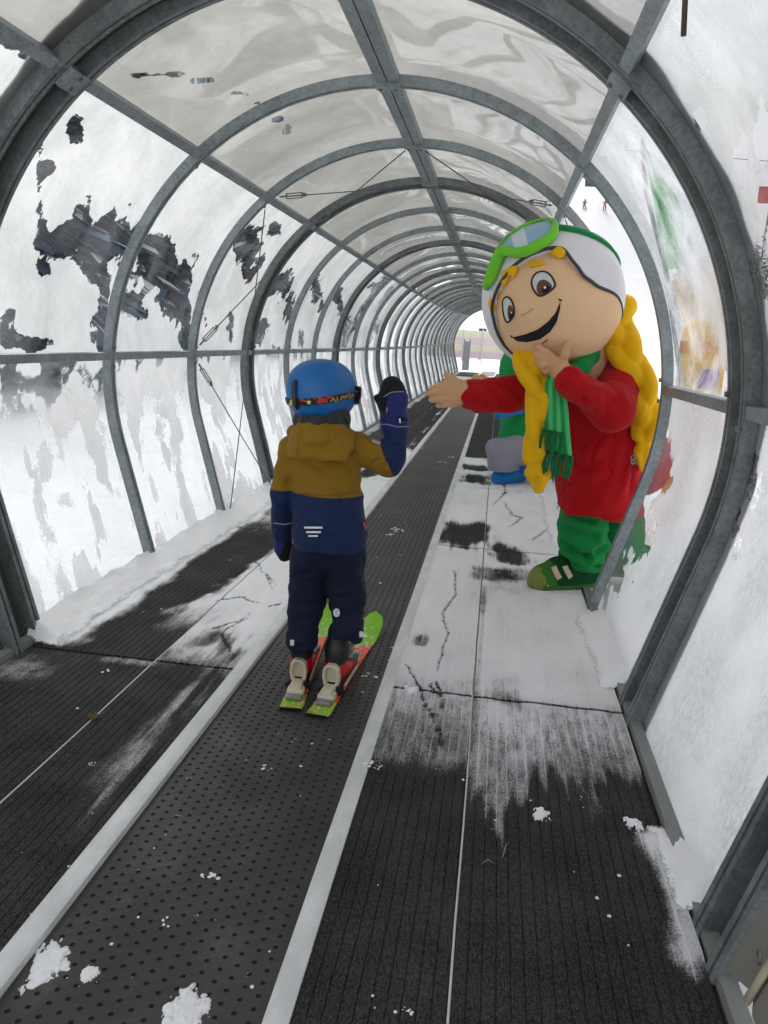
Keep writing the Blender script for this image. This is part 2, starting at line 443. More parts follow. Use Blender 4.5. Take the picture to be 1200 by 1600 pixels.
# ------------------------------------------------------------------ panes
def pane_material(name, snow, trans, dim_noise, coat_rough, bumpy, soft=.03, haze=.10, ior=1.5):
    t = NT(name); p = t.pos(); g = t.n('ShaderNodeNewGeometry')
    fr = t.attr('frost'); th = t.attr('grain')
    n1 = t.noise(p, 9, 6, .62); n2 = t.noise(p, 48, 5, .7); n3 = t.noise(p, 170, 3, .6)
    v = t.math('ADD', fr, t.math('MULTIPLY', t.math('SUBTRACT', n1, .5), .9))
    v = t.math('ADD', v, t.math('MULTIPLY', t.math('SUBTRACT', n2, .5), .85))
    v = t.math('ADD', v, t.math('MULTIPLY', t.math('MULTIPLY', t.math('SUBTRACT', n3, .5), th), 2.2))
    mask = t.step(v, .5-soft, .5+soft)
    cl = t.noise(p, 3.2, 6, .6, .6); cl2 = t.noise(p, 26, 4, .65)
    f = t.step(t.math('ADD', t.math('MULTIPLY', cl, .75), t.math('MULTIPLY', cl2, .25)), .3, .72)
    c = t.mix(f, lin(dim_noise), lin(snow))
    if bumpy > 2: c = t.mix(t.step(t.noise(t.scale(p, (1, 1.3, .8)), 62, 3, .55, .6), .42, .62), c, (.60, .62, .64, 1)); c = t.mix(t.step(t.noise(p, 2.5, 3, .5), .35, .6), c, lin(snow))
    h = t.math('ADD', t.math('MULTIPLY', n2, .5), t.math('ADD', t.math('MULTIPLY', t.noise(t.scale(p, (1, 1, .55)), 75, 4, .6), bumpy), t.math('MULTIPLY', n1, .6)))
    nb = t.bump(h, .5, .012)
    tr = t.n('ShaderNodeBsdfTranslucent'); t.set(tr.inputs[0], c); t.set(tr.inputs['Normal'], nb)
    df = t.n('ShaderNodeBsdfDiffuse'); t.set(df.inputs[0], c); t.set(df.inputs['Normal'], nb)
    sn = t.mixs(1-trans, tr.outputs[0], df.outputs[0])
    tp = t.n('ShaderNodeBsdfTransparent'); tp.inputs[0].default_value = (.73, .745, .76, 1)
    hz = t.n('ShaderNodeBsdfTranslucent'); hz.inputs[0].default_value = (.85, .87, .9, 1)
    clr = t.mixs(t.math('MULTIPLY', t.step(cl, .3, .75), haze), tp.outputs[0], hz.outputs[0])
    body = t.mixs(mask, clr, sn)
    gl = t.n('ShaderNodeBsdfGlossy'); gl.inputs['Roughness'].default_value = coat_rough; gl.inputs[0].default_value = (1, 1, 1, 1)
    fn = t.n('ShaderNodeFresnel'); fn.inputs['IOR'].default_value = ior
    gf = t.math('MULTIPLY', fn.outputs[0], t.math('SUBTRACT', 1.0, g.outputs['Backfacing']))
    return t.done(t.mixs(gf, body, gl.outputs[0]))
M['pane_wall'] = pane_material('frosted_wall_plastic', 'DADCDD', .80, 'BEC1C2', .10, .3)
M['pane_low'] = pane_material('streaked_wall_plastic', 'E2E3E4', .80, 'CDCFD0', .10, .3, .13, .25)
M['pane_mist'] = pane_material('misty_wall_plastic', 'DEE0E1', .80, 'C2C5C6', .10, .4, .34, .95)
M['pane_snow'] = pane_material('snow_caked_wall_plastic', 'ECEDEE', .72, 'D6D8D9', .3, 3.2)
M['pane_roof'] = pane_material('snow_covered_roof_plastic', 'A8A8A4', .80, '92928E', .025, .0, ior=2.0)
BAYS = []   # (y0, y1)
ally = [(p[0]+p[1])/2 for p in HOOP_PAIRS]
seq = sorted([(p[0], p[1]) for p in HOOP_PAIRS]+[(y, y) for y in SINGLES])
for a, b in zip(seq[:-1], seq[1:]): BAYS.append((a[1], b[0]))
# clear holes: (px, py, rx, ry, depth) of the patches one can see through, on the near panes
HOLES = {
 (1, 'LU'): [(128, 372, 62, 52, 1.3), (150, 430, 26, 30, 1.0), (62, 300, 10, 95, .8), (118, 205, 14, 24, .95), (76, 262, 12, 16, .9), (160, 480, 16, 75, .75), (50, 536, 45, 14, .95), (18, 488, 10, 9, .7), (230, 300, 10, 10, -.3), (15, 520, 20, 22, .6)],
 (2, 'LU'): [(238, 418, 42, 40, 1.2), (268, 468, 34, 40, 1.1), (290, 500, 12, 40, .8), (285, 530, 12, 12, .6), (205, 470, 22, 30, .9), (305, 400, 8, 6, .6)],
 (3, 'LU'): [(384, 392, 30, 34, 1.15), (430, 360, 16, 14, .95), (322, 498, 9, 26, .7), (360, 500, 8, 34, .75), (390, 425, 12, 24, .8)],
 (4, 'LU'): [(442, 442, 22, 28, 1.1), (452, 480, 9, 40, .9), (405, 512, 14, 30, .9), (430, 545, 12, 10, .6)],
 (5, 'LU'): [(496, 452, 10, 34, 1.0), (512, 480, 10, 16, .7), (470, 530, 8, 22, .7)],
 (6, 'LU'): [(530, 470, 9, 30, .9), (545, 520, 9, 24, .7)],
 (1, 'LR'): [(215, 117, 26, 6, .85), (270, 116, 24, 6, .85), (320, 126, 26, 6, .85), (368, 146, 26, 7, .9), (402, 160, 10, 6, .8)],
 (2, 'LR'): [(434, 186, 10, 7, .9), (450, 202, 8, 9, .9)],
 (0, 'LU'): [(20, 62, 26, 26, 1.1), (38, 85, 6, 16, .9)],
 (1, 'LL'): [(70, 590, 95, 35, .5), (110, 610, 18, 35, -.9), (45, 572, 22, 14, -.45), (70, 720, 12, 36, -.5), (105, 775, 16, 20, -.4), (100, 650, 30, 26, -.45), (150, 565, 14, 16, -.6)],
 (2, 'LL'): [(235, 590, 50, 36, -.75), (250, 660, 18, 40, -.5), (272, 690, 10, 26, -.5), (210, 640, 16, 40, -.4)],
 (3, 'LL'): [(335, 590, 24, 30, -.5), (380, 765, 16, 26, -.55), (345, 640, 12, 30, -.3)],
 (1, 'RL'): [(1000, 800, 26, 90, .8), (965, 880, 14, 70, .95), (945, 930, 8, 40, .85), (1035, 720, 22, 60, .8), (1090, 700, 30, 60, .35)],
 (1, 'RU'): [(1080, 560, 40, 70, .34), (1100, 590, 30, 40, .2), (1050, 500, 20, 60, .2), (1015, 330, 30, 80, .30), (1000, 230, 40, 40, .2)],
 (0, 'RU'): [(1192, 205, 10, 45, 1.2), (1152, 262, 8, 28, 1.1), (1096, 185, 8, 16, 1.0), (1160, 240, 8, 40, .5), (1195, 320, 12, 60, .9), (1190, 420, 26, 70, .45), (1080, 300, 14, 40, .5)],
 (0, 'RL'): [(1180, 760, 30, 60, .5), (1150, 850, 14, 60, .5)],
}
CELLS = {'LL': (-1, .02, S_RAIL, 'pane_low'), 'LU': (-1, S_RAIL, S_PURL, 'pane_wall'), 'LR': (-1, S_PURL, S_TOP, 'pane_roof'),
         'RR': (1, S_PURL, S_TOP, 'pane_roof'), 'RU': (1, S_RAIL, S_PURL, 'pane_mist'), 'RL': (1, .02, S_RAIL, 'pane_snow')}
CELLNAME = {'LL': 'below the rail on the left wall', 'LU': 'above the rail on the left wall', 'LR': 'of the roof, left of the ridge beam', 'RR': 'of the roof, right of the ridge beam',
            'RU': 'above the rail on the right wall', 'RL': 'below the rail on the right wall'}
BAYNAME = ['in the bay nearest the tunnel mouth', 'in the bay just beyond the first double arch', 'in the second bay beyond the first double arch', 'in the cross-braced bay',
           'in the first bay beyond the cross-braced one', 'in the second bay beyond the cross-braced one', 'in the third bay beyond the cross-braced one']
CELLLOOK = {'LL': 'mostly clear streaked plastic pane', 'LU': 'snow-patched plastic pane with ragged clear holes', 'LR': 'grey snow-covered curved pane', 'RR': 'grey shiny wavy pane', 'RU': 'misty frosted pane', 'RL': 'lumpy white snow-caked pane'}
FAR = dict(v=[], f=[], fr=[], gr=[], m=[])
for bi, (ya, yb) in enumerate(BAYS):
    for key, (side, s0, s1, mt) in CELLS.items():
        if bi == 2 and key in ('RU', 'RL'): continue          # the open bay where the costumed person stands
        if bi == 0 and key == 'RU': mt = 'pane_wall'
        near = bi < 6; nu, nv = (72, 56) if near else ((16, 10) if bi < 12 else (10, 5))
        if key in ('LR', 'RR') and near: nu, nv = 56, 40
        S, Y = np.meshgrid(np.linspace(s0+.006, s1-.006, nu+1), np.linspace(ya-.018, yb+.018, nv+1), indexing='ij')
        eu = np.minimum(np.linspace(0, 1, nu+1), np.linspace(1, 0, nu+1))[:, None]*4; ev = np.minimum(np.linspace(0, 1, nv+1), np.linspace(1, 0, nv+1))[None]*4
        pin = np.clip(eu, 0, 1)*np.clip(ev, 0, 1)
        sd = bi*11+len(key)+ord(key[0])+ord(key[1])
        amp = .042 if key in ('LR', 'RR') else .012
        bul = ((fbm(S*1.3, Y*1.7, sd*.7, 1, 3)-.5)*amp+(fbm(S*4, Y*3, sd*1.3, 1, 4)-.5)*amp*.14)*pin
        X, Z = prof(S, .037+bul); P = warp(np.stack([X*side, Y, Z], -1).reshape(-1, 3))
        n1 = nv+1; F = [(i*n1+j, i*n1+j+1, (i+1)*n1+j+1, (i+1)*n1+j) if side < 0 else (i*n1+j, (i+1)*n1+j, (i+1)*n1+j+1, i*n1+j+1) for i in range(nu) for j in range(nv)]
        fr = np.full(len(P), {'LL': .26, 'LU': 1.16, 'LR': 1.3, 'RR': 1.3, 'RU': 1.0, 'RL': 1.12}[key]); gr = np.full(len(P), .12)
        if key in ('LR', 'RR'): gr[:] = .02
        if (bi, key) in HOLES:
            d = P-CAM; zc = d@CF; px = 600+F_PX*(d@CR)/zc; py = 800-F_PX*(d@CU)/zc
            wob = (fbm(P[:, 0]*5+P[:, 1]*3, P[:, 1]*5, P[:, 2]*6, 4, 8)-.5)+.7*(fbm(P[:, 0]*19, P[:, 1]*19, P[:, 2]*23, 3, 9)-.5)
            for (cx, cy, rx, ry, dp) in HOLES[(bi, key)]:
                q = np.sqrt(((px-cx)/rx)**2+((py-cy)/ry)**2)+wob*1.1
                fr -= dp*1.15*(1-ss(q+wob*.7, .45, 1.35))
        elif key == 'LU':
            fr -= .75*ss(fbm(P[:, 0]*1.5, P[:, 1]*1.6, P[:, 2]*2.2+bi, 3, 21), .52, .64)
        if key == 'LL': fr += .62*ss(fbm(P[:, 0]*3, P[:, 1]*8, P[:, 2]*3.2, 4, 33), .50, .66)-.10*ss(fbm(P[:, 1]*2, P[:, 2]*2, 0, 2, 35), .4, .6)
        elif key in ('RU',):
            fr -= .55*ss(fbm(P[:, 0]*1.5, P[:, 1]*1.9, P[:, 2]*1.6, 3, 31), .42, .62)
        if key == 'RU': gr[:] = .55; fr -= .04
        if key == 'LL': gr[:] = .16
        if key == 'RL': fr += .15*(1-ss(S.ravel(), .1, .6))
        if bi < 16: mesh_obj('pane', P, F, M[mt], TUN, True, attrs={'frost': fr, 'grain': gr})
        else:
            k0 = len(FAR['v']); FAR['v'].extend(P.tolist()); FAR['f'].extend([tuple(q+k0 for q in fc) for fc in F]); FAR['fr'].extend(fr); FAR['gr'].extend(gr)
            FAR['m'].extend([0 if mt == 'pane_wall' else (1 if mt == 'pane_snow' else (2 if mt == 'pane_roof' else (4 if mt == 'pane_low' else 3)))]*len(F))
o = mesh_obj('pane', FAR['v'], FAR['f'], [M['pane_wall'], M['pane_snow'], M['pane_roof'], M['pane_mist'], M['pane_low']], TUN, True, FAR['m'], attrs={'frost': FAR['fr'], 'grain': FAR['gr']}); o['kind'] = 'stuff'
# floor sill boards under the walls
for sd, nm in ((-1, 'left'), (1, 'right')):
    mb = MB(); ys = np.arange(.4, YEND+.1, .6); V = []
    cs = [(1.092, -.05), (1.092, .024), (1.125, .028), (1.125, -.05)]
    for yy in ys:
        for (x, z) in cs: V.append((sd*x, yy, z+.004*math.sin(yy*3)))
    k = len(ys); mb.add(warp(np.array(V)), [(i*4+j, i*4+(j+1) % 4, (i+1)*4+(j+1) % 4, (i+1)*4+j) for i in range(k-1) for j in range(4)]+[(0, 1, 2, 3)])
    mb.build('sill_board', M['sill'], TUN)

# ------------------------------------------------------------------ brace cables
def shackle(parent, a, b, name='turnbuckle'):
    a, b = np.asarray(a), np.asarray(b); t = (b-a)/np.linalg.norm(b-a); L = np.linalg.norm(b-a)
    u = np.cross(t, (0, 1, 0.2)); u /= np.linalg.norm(u)
    mb = MB()
    for k in (-1, 1): mb.tube([a+u*k*.014, b+u*k*.014], .0035, 6)
    for p in (a, b): mb.tube([p-u*.016, p+u*.016], .005, 6)
    return mb.build(name, M['bolt'], parent, smooth=True)
def brace(p, q, tb, label):
    p, q = np.asarray(p, float), np.asarray(q, float)
    L = np.linalg.norm(q-p); t = (q-p)/L
    mb = MB(); mb.tube([p, p+(q-p)*.5+np.array([0, 0, -.004]), q], .0035, 6); o = mb.build('brace_cable', M['cable'], TUN, smooth=True)
    if tb: shackle(o, p+t*.05, p+t*.17); k = MB(); k.box(p+t*.19, (.018, .018, .022), bev=.004); k.box(p+t*.20, (.010, .03, .012), bev=.003); k.build('clamp', M['bolt'], o)
    mb = MB(); mb.tube([p-t*.0, p+t*.05], .006, 6); mb.build('hook', M['bolt'], o)
    return o
def hp(s, side, y, off=-.02):
    x, z = prof(np.array([s]), off); return np.array([x[0]*side, y, z[0]])
yc, yd = hy[5][0], hy[6][0]
E_ = .03
for side, nm in ((-1, 'left'), (1, 'right')):
    brace(hp(S_RAIL+.06, side, yc+E_), hp(S_PURL-.06, side, yd-E_), True, f'brace wire rising from the rail to the roof rail on the {nm} wall')
    brace(hp(S_RAIL+.06, side, yd-E_), hp(S_PURL-.06, side, yc+E_), True, f'brace wire falling from the roof rail to the rail on the {nm} wall')
    brace(hp(S_RAIL-.06, side, yc+E_), hp(.05, side, yd-E_), True, f'brace wire slanting away from the rail to the floor, {nm} wall')
    brace(hp(S_RAIL-.06, side, yd-E_), hp(.05, side, yc+.06), True, f'steep brace wire from the rail to the floor, {nm} wall')
    brace(hp(S_PURL+.06, side, yc+E_), hp(S_TOP-.06, side, yd-E_), True, f'roof brace wire from the roof rail to the far ridge, {nm} side')
    brace(hp(S_PURL+.06, side, yd-E_), hp(S_TOP-.06, side, yc+E_), True, f'roof brace wire from the near ridge to the roof rail, {nm} side')
# ------------------------------------------------------------------ floor: belt, edge strips, mats
def snow_density(x, y):
    n = fbm(x*2.6, y*2.2, 1.0, 4, 11)-.5; nb = fbm(x*9, y*5, 4.0, 4, 12)-.5; st = fbm(x*34, y*2.2, 7.0, 3, 13)-.5
    N = n*.9+nb*.5; L = x < 0; d = np.zeros_like(x)
    # left side
    inner = (x > -.585)
    dl = .10+.12*st+.25*nb
    dl = np.where(inner, dl+.70*ss(y+N*1.0, 2.2, 3.0)+.16*ss(y, 3.0, 3.8)+.42*np.exp(-((x+.37)/.06)**2)*ss(y, 1.2, 1.9)*(1+2*st)+.25*ss(x+.5*n, -.36, -.29)*ss(y, 1.9, 2.6), dl)
    out_ = .72*ss(x+N*.35, -.74, -.60)*ss(y, 2.6, 3.1) + 1.1*ss(-x+N*.12, .89, .99)*ss(y, 2.5, 2.62) + .5*ss(y+N*.6, 4.0, 5.0)
    out_ = out_ + .42*np.exp(-((y-2.32)/.16)**2)*ss(-x+N*.5, .62, .98)+.40*np.exp(-((y-2.47)/.035)**2)*ss(-x, .45, .6)*(1-ss(-x, .75, .82))
    dl = np.where(inner, dl, dl+out_)
    dl = dl-.75*np.exp(-((y-6.9)/.5)**2)*ss(n, -.02, .12)
    # right side
    rin = x < .577
    e = 2.02+.12*st+.35*N
    dr = .06+.1*st+.2*nb+.50*ss(y, e-.08, e+.14)+.26*ss(y, e+.15, e+.8)
    dr = np.where(rin, dr+.06*ss(y+N*.4, 2.45, 2.75)+.5*n*ss(y, 2.4, 2.8)-.12*np.exp(-((y-2.95)/.18)**2)*ss(n, -.1, .15), dr)
    e2 = 1.96+.60*st+.35*N-.22*ss(-x, -.80, -.62)
    do = .06+.1*st+.3*nb+.52*ss(y, e2-.04, e2+.16)+.14*ss(y, e2+.15, e2+.5)+.20*ss(y, 2.48, 2.60)+.55*n*ss(y, 2.5, 2.8)-.18*np.exp(-((x-.582)/.014)**2)*(1-ss(y, 2.7, 3.0))
    dr = np.where(rin, dr, do)
    for (cx, cy, rx, ry, k) in ((.44, 4.92, .17, .36, .72), (.73, 4.45, .12, .22, .7), (.45, 6.95, .13, .25, .6), (.44, 7.6, .14, .2, .6), (.62, 4.0, .12, .12, .35), (.80, 4.05, .16, .10, .25), (.70, 2.62, .06, .15, .2), (.35, 2.95, .04, .08, .3), (.592, 3.1, .012, .5, .25)):
        q = (np.abs((x-cx)/rx)**3.5+np.abs((y-cy)/ry)**3.5)**(1/3.5)+N*1.1+.5*st
        dr = dr-k*(1-ss(q, .5, 1.25))
    dr = dr+.75*ss(x+N*.10+.02*st, .985, 1.05)*ss(y+N*.2, 1.28, 1.45)*(1-ss(y+.1*st, 1.80, 1.88))
    d = np.where(L, dl, dr)
    # sweep of bare mats deeper in the tunnel
    d = d+.12*ss(x, .95, 1.05)*ss(y, 2.5, 2.7); d = d - 1.1*ss(y+n*.9, 8.0, 8.7)
    # thin cracks in the snow skin
    for pl in CRACKS:
        for (a, b) in zip(pl[:-1], pl[1:]):
            ax, ay, bx, by = a[0], a[1], b[0], b[1]; ux, uy = bx-ax, by-ay; t = np.clip(((x-ax)*ux+(y-ay)*uy)/(ux*ux+uy*uy+1e-9), 0, 1)
            w = .0042+.0020*np.maximum(y-2.5, 0)
            d = d-.28*np.exp(-(((x-ax-t*ux)**2+((y-ay-t*uy)/1.5)**2)/(w*w)))
    return np.clip(d, -.3, 1.3)
def crack(pix, j=5):
    pts = [atz(*p)[:2] for p in pix]; out = []
    for a, b in zip(pts[:-1], pts[1:]):
        for k in range(j): t = k/j; q = a*(1-t)+b*t; out.append((q[0]+random.uniform(-.006, .006), q[1]+random.uniform(-.012, .012)))
    return out+[tuple(pts[-1])]
CRACKS = [crack(p) for p in ([(710, 893), (714, 930), (690, 960), (700, 990), (683, 1050)], [(634, 1040), (655, 1075), (678, 1128)], [(680, 1065), (690, 1090), (686, 1125), (690, 1165)],
          [(787, 785), (800, 805), (815, 810), (795, 825)], [(833, 845), (850, 832), (868, 826)], [(620, 1010), (612, 1060), (602, 1100)], [(672, 1070), (680, 1085)],
          [(330, 985), (380, 970), (430, 935), (415, 900)], [(360, 1020), (345, 990), (392, 965)], [(400, 880), (420, 905), (444, 930)], [(340, 940), (380, 935), (420, 950), (440, 945)], [(770, 790), (790, 770), (785, 750)])]
def mat_material(name, a, b):
    t = NT(name); p = t.pos()
    s = t.math('ADD', t.attr('snow'), t.math('MULTIPLY', t.attr('groove'), .16))
    rib = t.noise(t.scale(p, (60, 9, 9)), 1.0, 4, .65); fine = t.noise(p, 190, 4, .7); mid = t.noise(p, 24, 5, .65)
    th = t.math('ADD', t.math('MULTIPLY', rib, .30), t.math('ADD', t.math('MULTIPLY', fine, .52), t.math('MULTIPLY', mid, .18)))
    v = t.math('SUBTRACT', s, t.math('ADD', t.math('MULTIPLY', t.math('SUBTRACT', th, .5), 1.5), .5))
    mask = t.math('MULTIPLY', t.step(v, -.16, .26), t.math('ADD', .80, t.math('MULTIPLY', t.step(s, .5, 1.1), .2)))
    spk = t.noise(p, 210, 5, .8); fuzz = t.noise(t.scale(p, (200, 70, 70)), 1.0, 4, .75); blot = t.noise(p, 5, 4, .6)
    c = t.mix(t.step(t.math('ADD', t.math('MULTIPLY', spk, .5), t.math('ADD', t.math('MULTIPLY', fuzz, .35), t.math('MULTIPLY', blot, .15))), .40, .62), lin(a), lin(b))
    col = t.mix(mask, c, t.mix(mid, (.84, .85, .87, 1), (.95, .96, .98, 1)))
    h = t.math('ADD', t.math('MULTIPLY', fuzz, .5), t.math('MULTIPLY', spk, .5))
    h2 = t.math('ADD', t.math('MULTIPLY', mask, 1.4), t.math('MULTIPLY', h, .8))
    h2 = t.math('ADD', h2, t.math('MULTIPLY', mid, .8))
    return t.done(t.bsdf(col, .9, 0, t.bump(h2, .9, .007), .15))
M['mat'] = mat_material('ribbed_carpet_mat', '191919', '545454')
def mat_tile(x0, x1, y0, y1, label, fine):
    nr = int(round((x1-x0)/.0272)); w = (x1-x0)/nr; xs = []; zs = []
    if fine < 2:
        for i in range(nr):
            for (o, z) in (((.0, 0), (.5, .0006), (.89, 0), (.91, -.0026), (.98, -.0026)) if y0 < 2.4 or y0 > 4 else ((.0, 0), (.17, .0003), (.34, .0005), (.51, .0006), (.70, .0005), (.89, 0), (.91, -.0026), (.98, -.0026))): xs.append(x0+(i+o)*w); zs.append(z)
        xs.append(x1); zs.append(0)
    else: xs = list(np.linspace(x0, x1, 15)); zs = [0]*15
    ys = np.linspace(y0+.008, y1-.008, [int((y1-y0)/(.011 if y0 < 2.4 else .0065)), int((y1-y0)/.02), 12][fine])
    X, Y = np.meshgrid(xs, ys, indexing='ij'); Zb = np.repeat(np.array(zs)[:, None], len(ys), 1)
    D = snow_density(X, Y); m = smooth01((D-.35)/.6)
    Z = Zb*(1-m)+m*(.004+.007*fbm(X*14, Y*10, 2, 3, 40))
    if fine < 2: X = X + (fbm(X*3, Y*5, 5, 2, 44)-.5)*.003
    V = warp(np.stack([X, Y, Z], -1).reshape(-1, 3)); n1 = len(ys)
    F = [(i*n1+j, (i+1)*n1+j, (i+1)*n1+j+1, i*n1+j+1) for i in range(len(xs)-1) for j in range(n1-1)]
    # edge skirts give the mat its thickness
    k = len(V); lo = V.copy(); lo[:, 2] -= .014
    ring = [i*n1 for i in range(len(xs))]+[(len(xs)-1)*n1+j for j in range(1, n1)]+[i*n1+n1-1 for i in range(len(xs)-2, -1, -1)]+[j for j in range(n1-2, 0, -1)]
    V = np.concatenate([V, lo[ring]]); r = len(ring)
    F += [(ring[i], k+i, k+(i+1) % r, ring[(i+1) % r]) for i in range(r)]
    D2 = np.concatenate([D.ravel(), D.ravel()[ring]*.4-.2])
    o = mesh_obj('floor_mat', V, F, M['mat'], None, False, attrs={'snow': D2, 'groove': np.concatenate([np.repeat((np.array(zs) < -.001)*1.0, len(ys)), np.zeros(r)])}, loc=warp(np.array([(x0+x1)/2, y0, 0.])))
    return tag(o, label, 'floor mat', 'ribbed carpet mats of the tunnel floor')
YS = [.35, 2.5, 4.5, 6.5, 8.5]+[8.5+2.0*k for k in range(1, 11)]; YS[-1] = YEND
cols = [(-1.083, -.592, 'outer left'), (-.587, -.287, 'inner left'), (.297, .574, 'inner right'), (.580, 1.083, 'outer right')]
lookm = {(0, 'outer left'): 'bare dark outer mat at lower left by the wall', (0, 'inner left'): 'bare dark inner mat at lower left beside the white strip', (0, 'inner right'): 'dark ribbed mat right of the belt, its far end snow-dusted',
         (0, 'outer right'): 'dark ribbed mat by the right wall, its far end snow-streaked', (1, 'outer left'): 'half-bare outer mat along the left snow drift beside the child', (1, 'inner left'): 'snow-dusted inner mat left of the child',
         (1, 'inner right'): 'snow-covered inner mat right of the child with thin cracks', (1, 'outer right'): 'white snow-covered outer mat in front of the green shoe',
         (2, 'outer left'): 'snowy outer left mat behind the child', (2, 'inner left'): 'snowy inner left mat behind the child', (2, 'inner right'): 'snowy inner right mat with a bare rectangle', (2, 'outer right'): 'snowy outer right mat behind the green shoe',
         (3, 'outer left'): 'outer left mat with fading snow, behind the raised arm', (3, 'inner left'): 'inner left mat with fading snow, behind the raised arm', (3, 'inner right'): 'snow-spotted inner right mat beside the crouching figure', (3, 'outer right'): 'snowy outer right mat under the crouching figure'}
for yi, (a, b) in enumerate(zip(YS[:-1], YS[1:])):
    for (x0, x1, nm) in cols:
        lab = lookm.get((yi, nm)) or f'bare grey {nm} mat deep in the tunnel'
        mat_tile(x0, x1, a, b, lab, 0 if yi < 2 else (1 if yi < 4 else 2))
# joint lines between the mat columns (thin pale rods)
for x, lab in ((-.5895, 'thin pale joint rod between the left mats'), (.577, 'thin pale joint rod between the right mats')):
    mb = MB(); ys = np.arange(.35, YEND, .35); mb.tube(warp(np.array([(x+.0015*math.sin(i*1.7), yy, -.0005-.004*ss(yy, 2.3, 3)) for i, yy in enumerate(ys)])), .0028, 6)
    tag(mb.build('joint_rod', plain('pale_joint_rod', 'C9CACA', .5), None, smooth=True, loc=(x, .35, 0)), lab, 'rod')
def belt_material(name='dimpled_rubber_belt', k=1.0):
    t = NT(name); p = t.pos(); big = t.noise(p, 2.3, 5, .65); fn = t.noise(p, 70, 5, .7); dust = t.noise(p, 9, 6, .7)
    c = t.mix(t.step(big, .35, .7), lin('353635'), lin('4B4A46'))
    c = t.mix(t.math('MULTIPLY', t.step(dust, .52, .78), .45), c, lin('6E6A62'))
    c = t.mix(t.math('MULTIPLY', fn, .25), c, lin('1C1D1E'))
    c = t.mix(1-k, c, lin('131415')); r = t.math('ADD', .42, t.math('MULTIPLY', fn, .3))
    return t.done(t.bsdf(c, r, 0, t.bump(fn, .25, .003), .4))
M['belt'] = belt_material(); M['belt_far'] = belt_material('distant_belt_hole_shade', .86)  # far belt darkened evenly in place of the shaded holes left out there
M['dim'] = plain('shaded_belt_hole_rubber', '2B2B2B', .8, var=.1)  # same rubber, coloured darker to put shade into the holes
def build_belt():
    mb_v = []; mb_f = []; mi = []; px_, py_ = .0612, .0120
    x0, x1 = -.238, .252; nc = int((x1-x0)/px_)
    px = (x1-x0)/nc; z = -.012; ang = np.arange(8)*math.pi/4+math.pi/8
    row = 0; y = .62; y_fine = 9.5
    # cells of a brick lattice: every second row shifted half a pitch
    dy = py_*1.25
    while y < y_fine:
        off = (row % 2)*.5*px; xs = [x0+off+i*px for i in range(nc+1)]
        edges = [x0]+[e for e in xs if x0+1e-4 < e < x1-1e-4]+[x1]
        for a, b in zip(edges[:-1], edges[1:]):
            n0 = len(mb_v)
            if b-a < px*.8:
                mb_v += [(a, y, z), (b, y, z), (b, y+dy, z), (a, y+dy, z)]; mb_f.append((n0, n0+1, n0+2, n0+3)); mi.append(0); continue
            cx, cy = (a+b)/2+random.uniform(-.001, .001), y+dy/2; r = .0051; hw, hd = (b-a)/2, dy/2
            out = [(a+b, 0)]
            o8 = [(b, y+dy*.75), (cx+hw*.5, y+dy), (cx-hw*.5, y+dy), (a, y+dy*.75), (a, y+dy*.25), (cx-hw*.5, y), (cx+hw*.5, y), (b, y+dy*.25)]
            cor = [(b, y+dy), (a, y+dy), (a, y), (b, y)]
            mb_v += [(p[0], p[1], z) for p in o8]
            mb_v += [(cx+r*1.2*math.cos(t), cy+r*1.2*math.sin(t), z+.0007) for t in ang]
            mb_v += [(cx+r*math.cos(t), cy+r*math.sin(t), z-.0005) for t in ang]
            mb_v += [(cx+r*.85*math.cos(t), cy+r*.85*math.sin(t), z-.0036) for t in ang]
            mb_v += [(p[0], p[1], z) for p in cor]
            for k in range(8):
                k2 = (k+1) % 8
                for ring in (0, 8, 16): mb_f.append((n0+ring+k, n0+ring+k2, n0+ring+8+k2, n0+ring+8+k)); mi.append(1 if ring == 16 else 0)
            mb_f.append(tuple(n0+24+k for k in range(8))); mi.append(1)
            for k, (p, q) in enumerate(((0, 1), (2, 3), (4, 5), (6, 7))): mb_f.append((n0+p, n0+32+k, n0+q)); mi.append(0)
        y += dy; row += 1
    n0 = len(mb_v); ys = np.linspace(y, YEND+1.2, 24)
    for yy in ys: mb_v += [(x0, yy, z), (x1, yy, z)]
    for i in range(23): mb_f.append((n0+2*i, n0+2*i+1, n0+2*i+3, n0+2*i+2)); mi.append(2)
    n0 = len(mb_v); mb_v += [(x0, .2, z), (x1, .2, z), (x1, .62, z), (x0, .62, z)]; mb_f.append((n0, n0+1, n0+2, n0+3)); mi.append(0)
    o = mesh_obj('conveyor_belt', warp(np.array(mb_v)), mb_f, [M['belt'], M['dim'], M['belt_far']], None, False, mi, loc=(0, .2, 0))
    tag(o, 'dark dimpled rubber conveyor belt running up the middle of the tunnel', 'conveyor belt')
build_belt()
M['strip'] = (lambda t: t.done(t.bsdf(t.mix(t.step(t.noise(t.scale(t.pos(), (8, 3, 8)), 1.5, 6, .7), .35, .75), lin('C9CCCC'), lin('E4E6E6')), .55, 0, t.bump(t.noise(t.pos(), 60, 4, .6), .2, .003))))(NT('white_plastic_strip'))
